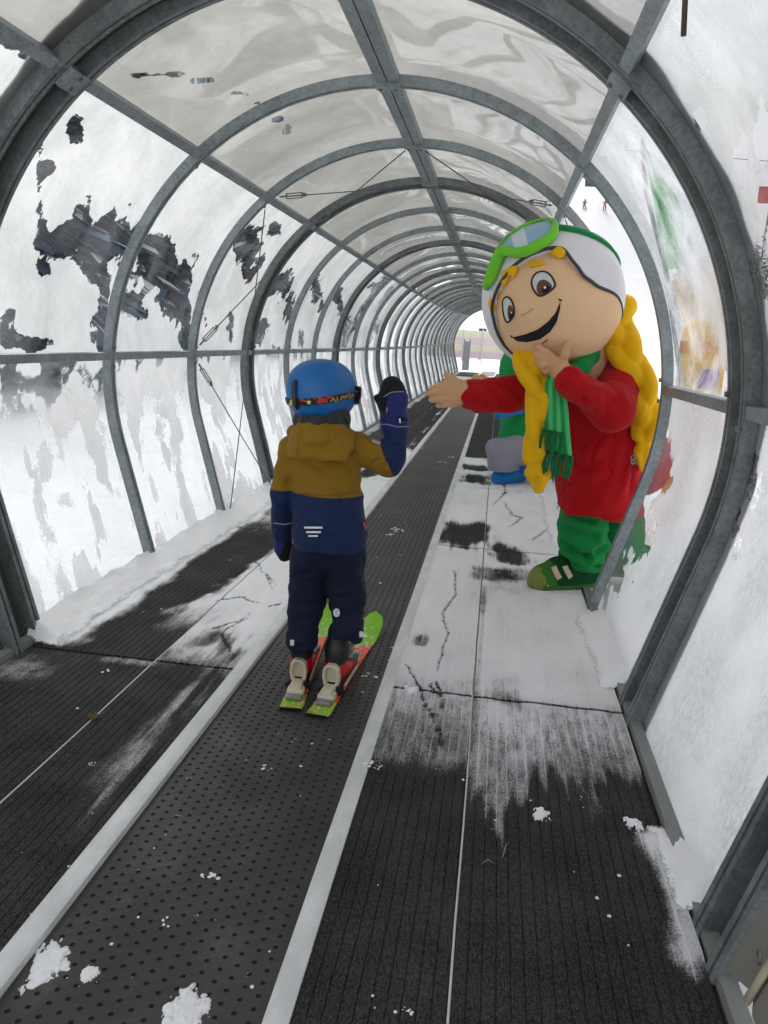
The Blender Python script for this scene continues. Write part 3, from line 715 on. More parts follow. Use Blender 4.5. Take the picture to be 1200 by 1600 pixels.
for (xa, xb, lab) in ((-.289, -.236, 'white plastic edge strip left of the belt'), (.250, .297, 'white plastic edge strip right of the belt')):
    ys = np.concatenate([np.arange(.3, 10, .08), np.arange(10, YEND+.4, .8)]); V = []
    cs = [(xa, -.012), (xa, .006), (xa+.006, .010), (xb-.006, .010), (xb, .006), (xb, -.012)]
    for yy in ys:
        wv = .004*(fbm(np.array(yy*1.3), 0, xa, 2, 60)-.5)
        for (x, z) in cs: V.append((x+float(wv), yy, z))
    k = len(ys); F = [(i*6+j, i*6+j+1, (i+1)*6+j+1, (i+1)*6+j) for i in range(k-1) for j in range(5)]
    tag(mesh_obj('edge_strip', warp(np.array(V)), F, M['strip'], None, True, recalc=True, loc=(xa, .3, 0), auto=50), lab, 'edge strip')
M['under'] = plain('dark_base_board', '1B1C1D', .9, var=.2)
o = mesh_obj('floor', warp(np.array([(x, y, -.03) for y in np.arange(.2, YEND+.5, 1.5) for x in (-1.13, 1.13)])), [(2*i, 2*i+1, 2*i+3, 2*i+2) for i in range(len(np.arange(.2, YEND+.5, 1.5))-1)], M['under'], None, False); tag(o, kind='structure')
# ------------------------------------------------------------------ snow, terrain, outside
def snow_material(name, a='EAEBED', b='DADCE0', sc=1.2):
    t = NT(name); p = t.pos(); n = t.noise(p, sc, 6, .6); f = t.noise(p, 30, 5, .7)
    tr = t.noise(t.scale(p, (.35, .05, .2)), 1.0, 5, .6)
    h = t.math('ADD', t.math('MULTIPLY', n, 1.0), t.math('ADD', t.math('MULTIPLY', f, .08), t.math('MULTIPLY', tr, .8)))
    return t.done(t.bsdf(t.mix(n, lin(a), lin(b)), .8, 0, t.bump(h, .5, .12), .2))
M['snow'] = snow_material('outdoor_snow')
t_ = NT('drift_snow'); p_ = t_.pos()
M['drift'] = t_.done(t_.bsdf(t_.mix(t_.noise(p_, 20, 5, .6), (.84, .85, .87, 1), (.92, .93, .95, 1)), .75, 0, t_.bump(t_.math('ADD', t_.noise(p_, 90, 5, .7), t_.math('MULTIPLY', t_.noise(p_, 18, 3, .6), 2.0)), .5, .006), .2))
t_ = NT('drift_snow_powdery_edge'); p_ = t_.pos(); ed_ = t_.attr('edge')
nz_ = t_.math('ADD', t_.math('MULTIPLY', t_.noise(p_, 150, 4, .7), .6), t_.math('MULTIPLY', t_.noise(t_.scale(p_, (40, 8, 8)), 1.0, 3, .6), .4))
al_ = t_.step(t_.math('ADD', t_.math('SUBTRACT', 1.05, ed_), t_.math('MULTIPLY', t_.math('SUBTRACT', nz_, .5), 1.1)), .22, .36)
tr_ = t_.n('ShaderNodeBsdfTransparent')
M['drift_edge'] = t_.done(t_.mixs(al_, tr_.outputs[0], t_.bsdf(t_.mix(t_.noise(p_, 20, 5, .6), (.84, .85, .87, 1), (.92, .93, .95, 1)), .75, 0, t_.bump(t_.math('ADD', t_.noise(p_, 90, 5, .7), t_.math('MULTIPLY', t_.noise(p_, 18, 3, .6), 2.0)), .5, .006), .2)))
def terrain(x, y):
    x = np.asarray(x, float); y = np.asarray(y, float)
    r = np.hypot(x-.566, y); az = np.degrees(np.arctan2(x-.566, y))
    h = np.full_like(x, -.06)
    # left bank and wooded slope
    L = np.maximum(-x-1.3, 0); h = h + .06*L*(1-np.exp(-L)) + .50*np.maximum(L-15, 0)*ss(L, 15, 24)*(1-ss(L, 160, 300)*.5)
    h = h + .55*np.maximum(r-75, 0)*ss(r, 70, 110)*ss(-az, 3, 9)*(1-ss(-az, 60, 85))*(1-ss(r, 300, 700)*.5)
    # ski slope rising on the right
    hr = .62*np.maximum(r-100, 0)*ss(r, 90, 150)*(1-.25*ss(r, 220, 600))
    h = h + hr*ss(az, 1.5, 5.5)*(1-ss(az, 80, 140))
    h = h + (.22*ss(y, 14, YEND)+.22*ss(y, YEND, 40))*(1-ss(np.abs(x), 12, 30))
    h = h + np.where(np.abs(x) > 1.3, (fbm(x*.35, y*.35, 0, 4, 71)-.5)*.35*ss(np.abs(x), 1.3, 4), 0)
    h = h + (fbm(x*.03, y*.03, 0, 3, 72)-.5)*6*ss(np.abs(x-.5)+np.maximum(y-40, 0), 25, 90)
    # distant hills closing the view beyond the tunnel's end
    h = h + 95*ss(y, 330, 900)*(1-ss(az, -60, -100))*0.35
    return h
def axis(lo, hi, near, step):
    a = [0.0]; s = step
    while a[-1] < hi: a.append(a[-1]+s); s = step if a[-1] < near else s*1.12
    b = [0.0]; s = step
    while b[-1] > lo: b.append(b[-1]-s); s = step if b[-1] > -near else s*1.12
    return np.array(sorted(set(b+a)))
ax_, ay_ = axis(-900, 900, 12, .45), axis(-60, 1400, 40, .6)
X, Y = np.meshgrid(ax_, ay_, indexing='ij'); Z = terrain(X, Y); n1 = len(ay_)
F = [(i*n1+j, (i+1)*n1+j, (i+1)*n1+j+1, i*n1+j+1) for i in range(len(ax_)-1) for j in range(n1-1)]
g = mesh_obj('ground', np.stack([X, Y, Z], -1).reshape(-1, 3), F, M['snow'], None, True); tag(g, kind='structure')
def th(x, y): return float(terrain(np.array([x]), np.array([y]))[0])

# conifers
M['needle'] = (lambda t: t.done(t.bsdf(t.mix(t.noise(t.pos(), 4, 4, .7), lin('33495A'), lin('5A7284')), .8, 0, None, .2)))(NT('dark_conifer_needles'))
M['treesnow'] = plain('snow_on_branches', 'DFE4EA', .8, var=.05, bump=0)
M['bark'] = plain('grey_bark', '3A332E', .9, var=.3)
def conifer_mesh(H, R, seed):
    rn = random.Random(seed); v = []; f = []; mi = []
    def quad(c, d, s, L, W, m_):
        n = len(v)
        for (a, b) in ((0, -.25), (.45, -1), (1, -.12), (1, .12), (.45, 1), (0, .25)): v.append(tuple(c+d*a*L+s*b*W))
        f.append(tuple(range(n, n+6))); mi.append(m_)
    lv = int(H*4.2)
    for i in range(lv):
        t = (i+.5)/lv; z = H*(.06+.94*t); rr = R*(1-t)**.85*rn.uniform(.8, 1.12); nb = max(5, int(14*(1-t)+5))
        for k in range(nb):
            a = rn.uniform(0, 2*math.pi); L = max(.12, rr*rn.uniform(.65, 1.1)); droop = .28+.3*(1-t)
            dirv = np.array([math.cos(a), math.sin(a), 0]); sidev = np.array([-math.sin(a), math.cos(a), 0])
            m_ = 3
            for s in range(m_):
                b = (s+.2)/m_; c = np.array([0, 0, z])+dirv*L*b+np.array([0, 0, -droop*L*b*b+.08*L*b])
                for q in (-1, 0, 1):
                    dd = dirv*math.cos(q*.75)+sidev*math.sin(q*.75)+np.array([0, 0, -droop*(.4+b)+rn.uniform(-.15, .15)]); dd = dd/np.linalg.norm(dd)
                    w = L*.15*rn.uniform(.7, 1.3)
                    quad(c, dd, np.cross(dd, [0, 0, 1.0])/max(.2, np.linalg.norm(np.cross(dd, [0, 0, 1.0]))), L*.42*rn.uniform(.7, 1.2), w, 0)
                    if rn.random() < .24: quad(c+np.array([0, 0, .035]), dd, sidev*.9, L*.36, w*.75, 1)
    return v, f, mi
TREES = []
def conifer(x, y, H, R, seed, src=None):
    loc = Vector((x, y, th(x, y)-.1))
    if src is None:
        o = empty('conifer_tree', loc, 'dark snow-dusted conifer glimpsed through clear patches of the left tunnel wall', 'tree', 'conifers beyond the left wall')
        v, f, mi = conifer_mesh(H, R, seed); mesh_obj('crown', np.array(v)+np.array(loc), f, [M['needle'], M['treesnow']], o, False, mi)
        mb = MB(); mb.tube([np.array(loc)+(0, 0, 0), np.array(loc)+(0, 0, H*.5), np.array(loc)+(0, 0, H*.97)], [R*.09, R*.05, .01], 8); mb.build('trunk', M['bark'], o, smooth=True)
        TREES.append(o); return o
    c = src.copy(); COL.objects.link(c); c.location = loc; c.rotation_euler.z = seed*1.7; s = H/10.0; c.scale = (s, s, s)
    for ch in src.children: d = ch.copy(); COL.objects.link(d); d.parent = c
    return c
random.seed(11)
protos = [conifer(-8.6, 15.2, 10, 2.3, 1), conifer(-9.8, 19.5, 10, 2.7, 2), conifer(-7.4, 11.5, 10, 2.0, 3)]
spots = []
for row, (x0, dens) in enumerate(((-8.6, 8), (-11.5, 9), (-15.5, 10), (-21, 10))):
    for k in range(dens): spots.append((x0+random.uniform(-1.1, 1.1)*(1+row*.3), 5.5+k*(5.2+row*2.2)+random.uniform(-1.3, 1.3)))
for i, (x, y) in enumerate(spots):
    if any(abs(x-p.location.x) < 1.3 and abs(y-p.location.y) < 1.3 for p in protos): continue
    conifer(x, y, random.uniform(8, 14)*(1 if x > -14 else 1.25), 0, i, protos[i % 3])
# the wooded mountainside rising behind, one mass
rn0 = random.Random(3); fv = []; ff = []; fm_ = []
for q in range(3600):
    aa = rad(rn0.uniform(4, 75)); q_ = 24+rn0.random()**1.3*200; x, y = .566-q_*math.sin(aa), q_*math.cos(aa); z = th(x, y)
    if x > -18: continue
    H = rn0.uniform(8, 15); R = H*rn0.uniform(.17, .25); H = rn0.uniform(8, 15); R = H*rn0.uniform(.17, .25)
    if float(fbm(np.array(x*.02), np.array(y*.02), 0, 3, 77)) < .34: continue
    for lv in range(4):
        n0 = len(fv); zb = z+H*(.08+.22*lv); rr_ = R*(1-.22*lv); zt = zb+H*.36; ns = 9
        for s_ in range(ns): a = 2*math.pi*s_/ns+lv; k_ = rr_*rn0.uniform(.6, 1.25); fv.append((x+k_*math.cos(a), y+k_*math.sin(a), zb-rn0.uniform(0, .06)*H))
        fv.append((x, y, zt))
        for s_ in range(ns): ff.append((n0+s_, n0+(s_+1) % ns, n0+ns)); fm_.append(1 if rn0.random() < .16 else 0)
M['far_needle'] = (lambda t: t.done(t.bsdf(t.mix(t.noise(t.pos(), .5, 4, .7), lin('3E5567'), lin('677D8F')), .9, 0, None, .1)))(NT('haze_blue_far_wood'))  # distance haze is put into the needle colour as a lighter blue
tag(mesh_obj('far_wood', fv, ff, [M['far_needle'], M['treesnow']], None, False, fm_), 'haze-tinted bluish snow-dusted wood covering the mountainside left of the tunnel', 'wood', kind='stuff')
# a few on the right, high on the piste edge
for i, (px, py, Yd) in enumerate(((1196, 250, 70), (1152, 290, 95), (1098, 215, 120), (1215, 330, 60))):
    d = ray(px, py); x = CAM[0]+d[0]/d[1]*Yd
    c = conifer(x, Yd, random.uniform(9, 13), 0, i+40, protos[i % 3]); c['group'] = 'conifers on the piste'
    c['label'] = 'dark conifer standing on the ski slope, seen through the frosty right wall'
# chalet on the left
ch_x, ch_y = -7.6, 8.9; cz = th(ch_x, ch_y)
ch = empty('wooden_chalet', (ch_x, ch_y, cz), 'dark blue-grey hut outside the left wall, seen below the rail', 'hut')
M['hut'] = (lambda t: t.done(t.bsdf(t.mix(t.step(t.noise(t.scale(t.pos(), (.5, .5, 14)), 1, 2, .5), .35, .7), lin('2C3A48'), lin('45586A')), .8)))(NT('dark_board_wall'))
mb = MB(); mb.box((ch_x, ch_y, cz+1.0), (2.6, 2.4, 2.2)); mb.build('wall', M['hut'], ch)
mb = MB()
for s in (-1, 1): mb.box((ch_x+s*.82, ch_y, cz+2.45), (1.95, 3.0, .14), np.array(Matrix.Rotation(s*.42, 3, 'Y')))
rf = mb.build('roof', M['treesnow'], ch)
mb = MB(); mb.box((ch_x+1.31, ch_y-.3, cz+1.2), (.05, .7, .7)); wn = mb.build('window', plain('hut_window_frame', 'C9B06A', .6), ch)
mb = MB(); mb.box((ch_x+1.338, ch_y-.3, cz+1.2), (.02, .56, .56)); mb.build('pane', plain('dark_window_glass', '1C242C', .15, bump=0), wn)

# beyond the end of the tunnel
def panel_fence():
    y = 40.0; x0, x1 = -3.2, 2.6; z0 = th(0, y)
    o = empty('banner_fence', (0, y, z0), 'pale fence with yellow and pink banner beyond the tunnel end', 'fence')
    t = NT('hazed_yellow_pink_banner'); p = t.pos(); sx = t.n('ShaderNodeSeparateXYZ'); t.set(sx.inputs[0], p); zz = t.math('MULTIPLY', t.math('SUBTRACT', sx.outputs[2], z0+.12), 1/.34)
    fr = t.math('FRACT', t.math('MULTIPLY', zz, .5)); c = t.mix(t.math('GREATER_THAN', fr, .5), lin('EED6DF'), lin('F3ECCB'))  # stripe colours paled further to stand in for distance haze
    mt = t.done(t.bsdf(c, .7)); mb = MB(); mb.box(((x0+x1)/2, y, z0+.80), (x1-x0, .02, 1.36)); mb.build('banner', mt, o)
    w = plain('white_fence_steel', 'D8DCE0', .5)
    for k in range(7): b = MB(); b.tube([(x0+(x1-x0)*k/6, y-.05, z0-.3), (x0+(x1-x0)*k/6, y-.05, z0+1.55)], .03, 8); b.build('post', w, o, smooth=True)
    for k in range(0, 44):
        b = MB() if k == 0 else b; xx = x0+(x1-x0)*(k+.5)/44; b.box((xx, y-.05, z0+.8), (.022, .014, 1.4))
    g = b.build('bars', w, o); g['kind'] = 'stuff'
    return o
panel_fence()
pz = th(-.3, 44); px_ = float(aty(752, 515, 44)[0])
lp = empty('lamp_post', (px_, 44, pz), 'thin lamp post with a boxy head beyond the tunnel end', 'lamp post')
zt = float(aty(755, 517, 44)[2]); mb = MB(); mb.tube([(px_, 44, pz-.3), (px_, 44, zt)], [.075, .055], 10); mb.build('pole', plain('reddish_grey_pole', '9A8A88', .5), lp, smooth=True)
mb = MB(); mb.box((px_+.08, 43.95, zt+.02), (.42, .3, .22), bev=.05); mb.build('lamp_head', plain('dark_lamp_head', '45484B', .5), lp, auto=40)
gp = aty(727, 575, YEND+.5); gx = float(gp[0])
gt = empty('gate_post', (gx, YEND+.5, .2), 'grey gate panel standing at the left of the tunnel end', 'gate post')
mb = MB(); mb.box((gx, YEND+.5, .2+.56), (.26, .10, 1.05), bev=.01)
mb.build('panel', plain('grey_gate_panel', 'A9ABB2', .6), gt, auto=40)
for s in (-1, 1): mb = MB(); mb.tube([(gx+s*.11, YEND+.5, 1.25), (gx+s*.11, YEND+.5, 1.36)], .02, 8); mb.build('finial', M['bolt'], gt)

# ski slope on the right: skiers, chairlift
def skier(px, py, cols, label, big=1.0):
    d = ray(px, py); d = d/np.linalg.norm(d)
    s = 30.0
    while s < 900 and (CAM+d*s)[2] > th(*(CAM+d*s)[:2]): s += 1.0
    p = CAM+d*s; p[2] = th(p[0], p[1]); H = 1.75*big
    o = empty('person', p, label, 'skier')
    def q(x, y, z): return np.array([p[0]+x*H/1.75, p[1]+y*H/1.75, p[2]+z*H/1.75])
    def body(P):
        a = d_chain(P, [q(0, 0, .95), q(.02, 0, 1.2), q(.05, -.02, 1.42)], [.17, .18, .16], .05)
        for s_ in (-1, 1):
            a = smin(a, d_chain(P, [q(.1*s_, 0, .9), q(.17*s_, -.12, .5), q(.16*s_, 0, .08)], [.12, .1, .08], .04), .05)
            a = smin(a, d_chain(P, [q(.2*s_, 0, 1.4), q(.36*s_, -.05, 1.15), q(.38*s_, -.3, 1.05)], [.075, .065, .05], .03), .04)
        return smin(a, d_ell(P, q(.06, -.03, 1.63), (.12, .13, .14)), .02)
    v, f = implicit(body, q(-.7, -.6, -.1), q(.7, .5, 1.9), .04)
    mesh_obj('body', v, f, plain('skier_suit', cols[0], .8), o, True, recalc=True)
    v, f = implicit(lambda P: d_ell(P, q(.06, -.02, 1.68), (.14, .15, .13)), q(-.3, -.3, 1.4), q(.4, .3, 1.95), .03); mesh_obj('helmet', v, f, plain('skier_helmet', cols[1], .5), o, True, recalc=True)
    for s_ in (-1, 1):
        b = MB(); b.box(q(.16*s_, -.1, .03), (.09, 1.5, .025)); b.build('ski', M['seal'], o)
    return o
skier(912, 331, ('8A6A3A', '3A3230'), 'tiny skier in brown on the far white slope, left of two')
skier(944, 330, ('A4714A', '40302C'), 'tiny skier in tan on the far white slope, partly behind the arch')
Y_ = 62.0; c = aty(926, 290, Y_)
lc = empty('chairlift_chair', c, 'dark chairlift chair hanging above the ski slope', 'chairlift chair')
dk = plain('dark_lift_steel', '3C4043', .5, .3); mb = MB(); mb.box(c+(0.1, 0, .0), (1.3, .5, .10), bev=.03); mb.build('seat', dk, lc); mb = MB(); mb.box(c+(0.1, .25, .35), (1.3, .07, .55), bev=.03)
mb.build('backrest', plain('lift_backrest', '6E7276', .6), lc)
mb = MB(); mb.tube([c+(-.5, .2, 0), c+(-.55, .1, .9), c+(-.1, .1, 1.15), c+(-.1, .1, 2.6)], .035, 8); mb.build('hanger', dk, lc, smooth=True)
mb = MB(); mb.tube([c+(-60, -40, 0), c+(-.1, .1, 2.6), c+(60, 40.2, 9)], .03, 6); tag(mb.build('lift_cable', M['cable'], None, smooth=True, loc=tuple(c+(-.1, .1, 2.6))), 'thin chairlift cable high above the slope', 'cable')
# coloured things, the flag guessed, seen blurred through the frosty right panes
def flag(px0, py0, px1, py1, Yd, w, col, label, bend=.25, name='guessed_streak_flag'):
    a, b = aty(px0, py0, Yd), aty(px1, py1, Yd); zb = th(a[0], Yd)
    o = empty(name, (a[0], Yd, zb), label, 'flag'); mb = MB(); b0 = aty(1092, 800, Yd); mb.tube([(b0[0], Yd, zb-.1), b0, a, a+(b-a)*.6+(-.03, 0, 0), b], .012, 8); mb.build('pole', M['bolt'], o, smooth=True)
    V = []; n = 14
    for i in range(n+1):
        t = i/n; c = a+(b-a)*t; ww = w*math.sin(math.pi*min(1, .12+.88*t)**.8)*.9+.04
        V += [c, c+np.array([ww, .06*math.sin(t*9), -.05*t])]
    mesh_obj('cloth', np.array(V), [(2*i, 2*i+1, 2*i+3, 2*i+2) for i in range(n)], col, o, True)
flag(1040, 420, 1003, 215, 4.7, .12, fabric('green_streak_cloth', '4FB35C'), 'guessed tall green flag standing in for a green streak at the frosted right pane')  # guessed flag, added to stand in for a green streak, likely reflection
Yb = 5.6; a = aty(1092, 600, Yb); zb = th(a[0], Yb)
o = empty('padded_post', (a[0], Yb, zb), 'yellow padded post with orange and blue patches outside the frosted right pane', 'post')
zt = float(aty(1085, 500, Yb)[2])
mb = MB(); mb.tube([(a[0], Yb, zb), (a[0], Yb, zt-.06), (a[0], Yb, zt)], [.15, .15, .10], 20); mb.build('padding', fabric('yellow_padding', 'E8B83A', .6, .05), o, smooth=True, auto=40)
zm = float(aty(1085, 545, Yb)[2]); mb = MB(); mb.tube([(a[0], Yb, zm-.03), (a[0], Yb, zm+.05)], .158, 20); mb.build('orange_band', plain('orange_band', 'D8862E', .6), o, smooth=True, auto=40)
zm = float(aty(1085, 590, Yb)[2]); mb = MB(); mb.box((a[0]+.02, Yb-.15, zm), (.12, .03, .12), bev=.008); mb.build('blue_patch', plain('blue_patch', '3A48A8', .6), o, auto=40)
c = aty(1206, 305, 30); z0 = th(c[0], 30); mb = MB(); mb.box((c[0], 30, c[2]), (.9, .05, .55), bev=.01)
o = empty('slope_sign', (c[0], 30, z0), 'small red board on the slope at the upper right edge', 'sign'); mb.build('board', plain('red_board', 'A83038', .6), o, auto=40)
mb = MB(); mb.tube([(c[0], 30.05, z0-.2), (c[0], 30.05, c[2]+.2)], .04, 8); mb.build('pole', M['cable'], o, smooth=True)

# ------------------------------------------------------------------ canvas at the mouth, hanging rod, drifts, loose snow
V = []; rows = 26; colsn = 30
for i in range(rows+1):
    t = i/rows; s = t*2.0
    x, z = prof(np.array([s+.05]), -.004+.012*math.sin(t*9)); 
    for j in range(colsn+1):
        u = j/colsn; yy = 1.34-.55*u; V.append((float(x[0])+.05*u+.018*math.sin(u*11+t*4)+.012*math.sin(u*23-t*7), yy+.01*math.sin(t*13), float(z[0])+.05*u*(1-t)))
n1 = colsn+1; cv = mesh_obj('canvas_flap', V, [(i*n1+j, i*n1+j+1, (i+1)*n1+j+1, (i+1)*n1+j) for i in range(rows) for j in range(colsn)], M['canvas'], None, True, loc=(1.15, 1.3, 0)); tag(cv, 'grey canvas flap with a zip at the tunnel mouth, lower right', 'canvas')
mb = MB(); mb.tube([(V[i*n1+4][0]-.012, V[i*n1+4][1], V[i*n1+4][2]) for i in range(0, rows+1)], .011, 8, flat=.5); zp = mb.build('zip', M['zip'], cv, smooth=True)
mb = MB(); zc = np.array(V[n1+4]); mb.tube([zc+(-.03, 0, .02+.012*math.cos(a)) + np.array([0, .010*math.sin(a), 0]) for a in np.linspace(0, 6.28, 13)[:-1]], .0025, 6, closed=True); mb.build('zip_ring', M['bolt'], cv, smooth=True)
p0 = aty(1072, -30, 1.72); p1 = aty(1068, 56, 1.72); mb = MB(); mb.tube([p0+(0, 0, .08), p0, p1], .0055, 8); tag(mb.build('hanging_rod', M['rod'], None, smooth=True, loc=tuple(p0)), 'short rusty rod hanging down at the top right', 'rod')
def ridge(name, xs_fn, y0, y1, label, side):
    ys = np.arange(y0, y1, .011); n = 18; V = []
    for yy in ys:
        w = xs_fn(yy)+.035*(float(fbm(np.array(yy*16.), 1.5, 0, 3, 87))-.5); e = ss(yy, y0, y0+.08)*(1-ss(yy, y1-.3, y1)); hgt = (.062+.03*fbm(np.array(yy*2.1), .5, 0, 3, 81))*e
        for j in range(n+1):
            u = j/n; x = 1.12-(w+.02)*u; z = float(hgt)*(1-u)**1.3*(.8+.4*float(fbm(np.array(yy*9), u*4, 0, 4, 82)))+.008*(float(fbm(np.array(yy*40), u*14, 3, 3, 88))-.5)*(1-u*.6)+.003-.006*u*u
            V.append((side*x, yy, z))
    n1 = n+1; o = mesh_obj(name, warp(np.array(V)), [(i*n1+j, i*n1+j+1, (i+1)*n1+j+1, (i+1)*n1+j) for i in range(len(ys)-1) for j in range(n)], M['drift_edge'], None, True, attrs={'edge': [max(j/n, 1-1.4*float(ss(yy, y0, y0+.1)*(1-ss(yy, y1-.15, y1)))) for yy in ys for j in range(n+1)]}, recalc=True, loc=(side*1.08, y0, 0))
    return tag(o, label, 'snow', kind='stuff')
ridge('snow_drift', lambda y: (.12+.10*float(fbm(np.array(y*1.6), 0, 0, 3, 83)))*(1 if y < 4.6 else 1.1), 2.50, 8.4, 'smooth snow drift along the foot of the left wall', -1)
ridge('snow_drift', lambda y: .035+.05*float(fbm(np.array(y*6), 0, 0, 4, 84)), 1.53, 1.90, 'short snow ridge along the lower right wall', 1)
ridge('snow_drift', lambda y: .07+.07*float(fbm(np.array(y*2.1), 0, 4, 3, 85)), 2.66, 3.6, 'snow piled along the right wall foot before the green shoe', 1)
ridge('snow_drift', lambda y: .10+.10*float(fbm(np.array(y*2.1), 0, 5, 3, 86)), 4.75, 8.2, 'snow piled along the right wall behind the costumed girl', 1)
# loose clumps
rn = random.Random(5); v_all = []; f_all = []
def clump(c, r, flat, seed, n=2):
    bm = bmesh.new(); bmesh.ops.create_icosphere(bm, subdivisions=n, radius=1.0); P = np.array([q.co[:] for q in bm.verts])
    k = .55+.9*fbm(P[:, 0]*1.6+seed, P[:, 1]*1.6, P[:, 2]*1.6, 3, 90)
    P = P*k[:, None]*np.array([r, r, r*flat])+np.array(c); P[:, 2] = np.maximum(P[:, 2], c[2]-.001); o = len(v_all)
    v_all.extend(P.tolist()); f_all.extend([tuple(q.index+o for q in fc.verts) for fc in bm.faces]); bm.free()
def patch(px, py, rpx, n):
    c0 = atz(px, py, -.012); sc = np.linalg.norm(atz(px+10, py, -.012)-c0)/10; R = rpx*sc
    zb = -.012 if -.235 < c0[0] < .25 else (.010 if -.29 < c0[0] < .3 else .001)
    if rpx >= 14:
        G = 44 if rpx > 20 else 22; sd = rn.uniform(0, 99); o = len(v_all); g1 = np.linspace(-1.5, 1.5, G+1); gx, gy = np.meshgrid(g1, g1, indexing='ij')
        hh = .85-np.hypot(gx, gy*.9)+2.0*(fbm(gx*1.6+sd, gy*1.6, sd, 5, 91)-.5)+.7*(fbm(gx*6+sd, gy*6, sd, 4, 95)-.5)-.9*np.maximum(0, fbm(gx*3+sd, gy*3, 5, 3, 92)-.6)
        zt = zb+.0015+np.minimum(.35, np.maximum(hh, 0))**.6*.012*min(1, R/.03)+.004*(fbm(gx*8, gy*8, sd, 3, 93)-.5)
        zt = np.where(hh < .03, zb-.002, zt); keep = hh > -.12
        v_all.extend(np.stack([c0[0]+gx*R, c0[1]+gy*R*1.25, zt], -1).reshape(-1, 3).tolist())
        f_all.extend([(o+i*(G+1)+j, o+(i+1)*(G+1)+j, o+(i+1)*(G+1)+j+1, o+i*(G+1)+j+1) for i in range(G) for j in range(G) if keep[i, j] and keep[i+1, j+1]])
        n = n//4
    for k in range(n):
        a, q = rn.uniform(0, 6.28), math.sqrt(rn.random())
        clump((c0[0]+R*q*math.cos(a), c0[1]+R*1.2*q*math.sin(a), zb), R*rn.uniform(.10, .30), rn.uniform(.18, .5), rn.uniform(0, 90), 3 if rpx > 20 else 2)
for a in ((75, 1510, 34, 26), (62, 1488, 8, 4), (140, 1520, 16, 12), (292, 1583, 34, 24), (325, 1372, 12, 9), (308, 1428, 5, 3), (262, 1440, 10, 6), (225, 1470, 3, 2), (278, 1275, 5, 3), (418, 1200, 10, 6), (395, 1175, 3, 2), (437, 1147, 5, 4), (460, 1158, 6, 4),
          (515, 1157, 4, 3), (295, 1215, 4, 2), (270, 1365, 3, 2), (206, 1527, 3, 2), (386, 1523, 3, 2), (575, 1205, 11, 12), (590, 1205, 7, 6), (637, 1590, 9, 7), (908, 1253, 6, 3), (845, 1278, 14, 14), (895, 1370, 4, 2), (990, 1295, 16, 14), (770, 1302, 4, 2),
          (595, 912, 7, 4), (620, 828, 12, 12), (612, 836, 8, 6), (560, 905, 4, 3), (577, 1056, 12, 5), (690, 722, 6, 4), (705, 715, 6, 4), (660, 700, 6, 3), (625, 868, 4, 2), (137, 1200, 3, 2), (50, 1080, 3, 2), (165, 1052, 8, 4), (142, 1200, 8, 5), (665, 1000, 7, 4), (660, 1002, 5, 2), (790, 965, 7, 4), (640, 1085, 14, 5)):
    patch(*a)
for k in range(150):
    yy = 1.1+rn.random()**1.5*6; xx = rn.uniform(-1.0, 1.0); clump((xx, yy, -.012 if -.235 < xx < .25 else (.009 if -.29 < xx < .3 else .001)), rn.uniform(.0015, .006), .5, k, 1)
o = mesh_obj('loose_snow', v_all, f_all, M['drift'], None, True, loc=(0, 1.2, 0)); tag(o, 'loose crumbs and clumps of snow on the belt and mats', 'snow', kind='stuff')
# dry tufts
def tuft(px, py, n, R, label, col='6B5A2E'):
    c0 = atz(px, py, .004); mb = MB()
    for k in range(n):
        a = rn.uniform(0, 6.28); p = c0+np.array([rn.uniform(-R, R)*.5, rn.uniform(-R, R)*.5, 0]); d = np.array([math.cos(a), math.sin(a), rn.uniform(.0, .5)])*R*rn.uniform(.5, 1.2)
        mb.tube([p, p+d*.5+(0, 0, R*.25), p+d], [.0016, .0013, .0006], 5)
    tag(mb.build('straw_tuft', plain('dry_straw', col, .8), None, smooth=True, loc=tuple(c0)), label, 'straw')
tuft(147, 1121, 40, .022, 'small brown tuft of dry straw on the left joint rod')
tuft(780, 1340, 2, .05, 'single bent straw stalk on the dark right mat', 'A0906A')

# ------------------------------------------------------------------ light
W = bpy.data.worlds.new('World'); SC.world = W; W.use_nodes = True; nt = W.node_tree; nt.nodes.clear()
sky = nt.nodes.new('ShaderNodeTexSky'); sky.sky_type = 'NISHITA'; sky.sun_disc = False
SUN_EL, SUN_AZ = rad(48), rad(-25)
sky.sun_elevation = SUN_EL; sky.sun_rotation = SUN_AZ; sky.air_density = 1.0; sky.dust_density = 4.0; sky.ozone_density = 1.0
hsv = nt.nodes.new('ShaderNodeHueSaturation'); hsv.inputs['Saturation'].default_value = .10
tc = nt.nodes.new('ShaderNodeTexCoord'); no = nt.nodes.new('ShaderNodeTexNoise'); no.inputs['Scale'].default_value = 3.0; no.inputs['Detail'].default_value = 6
mp = nt.nodes.new('ShaderNodeMapping'); mp.inputs['Scale'].default_value = (1, 1, 3.0); nt.links.new(tc.outputs['Generated'], mp.inputs[0]); nt.links.new(mp.outputs[0], no.inputs['Vector'])
mr = nt.nodes.new('ShaderNodeMapRange'); mr.inputs[1].default_value = .3; mr.inputs[2].default_value = .7; mr.inputs[3].default_value = .85; mr.inputs[4].default_value = 1.2; nt.links.new(no.outputs[0], mr.inputs[0]); nt.links.new(mr.outputs[0], hsv.inputs['Value'])
bg = nt.nodes.new('ShaderNodeBackground'); bg.inputs['Strength'].default_value = .13; ow = nt.nodes.new('ShaderNodeOutputWorld')
nt.links.new(sky.outputs[0], hsv.inputs['Color']); nt.links.new(hsv.outputs[0], bg.inputs[0]); nt.links.new(bg.outputs[0], ow.inputs[0])
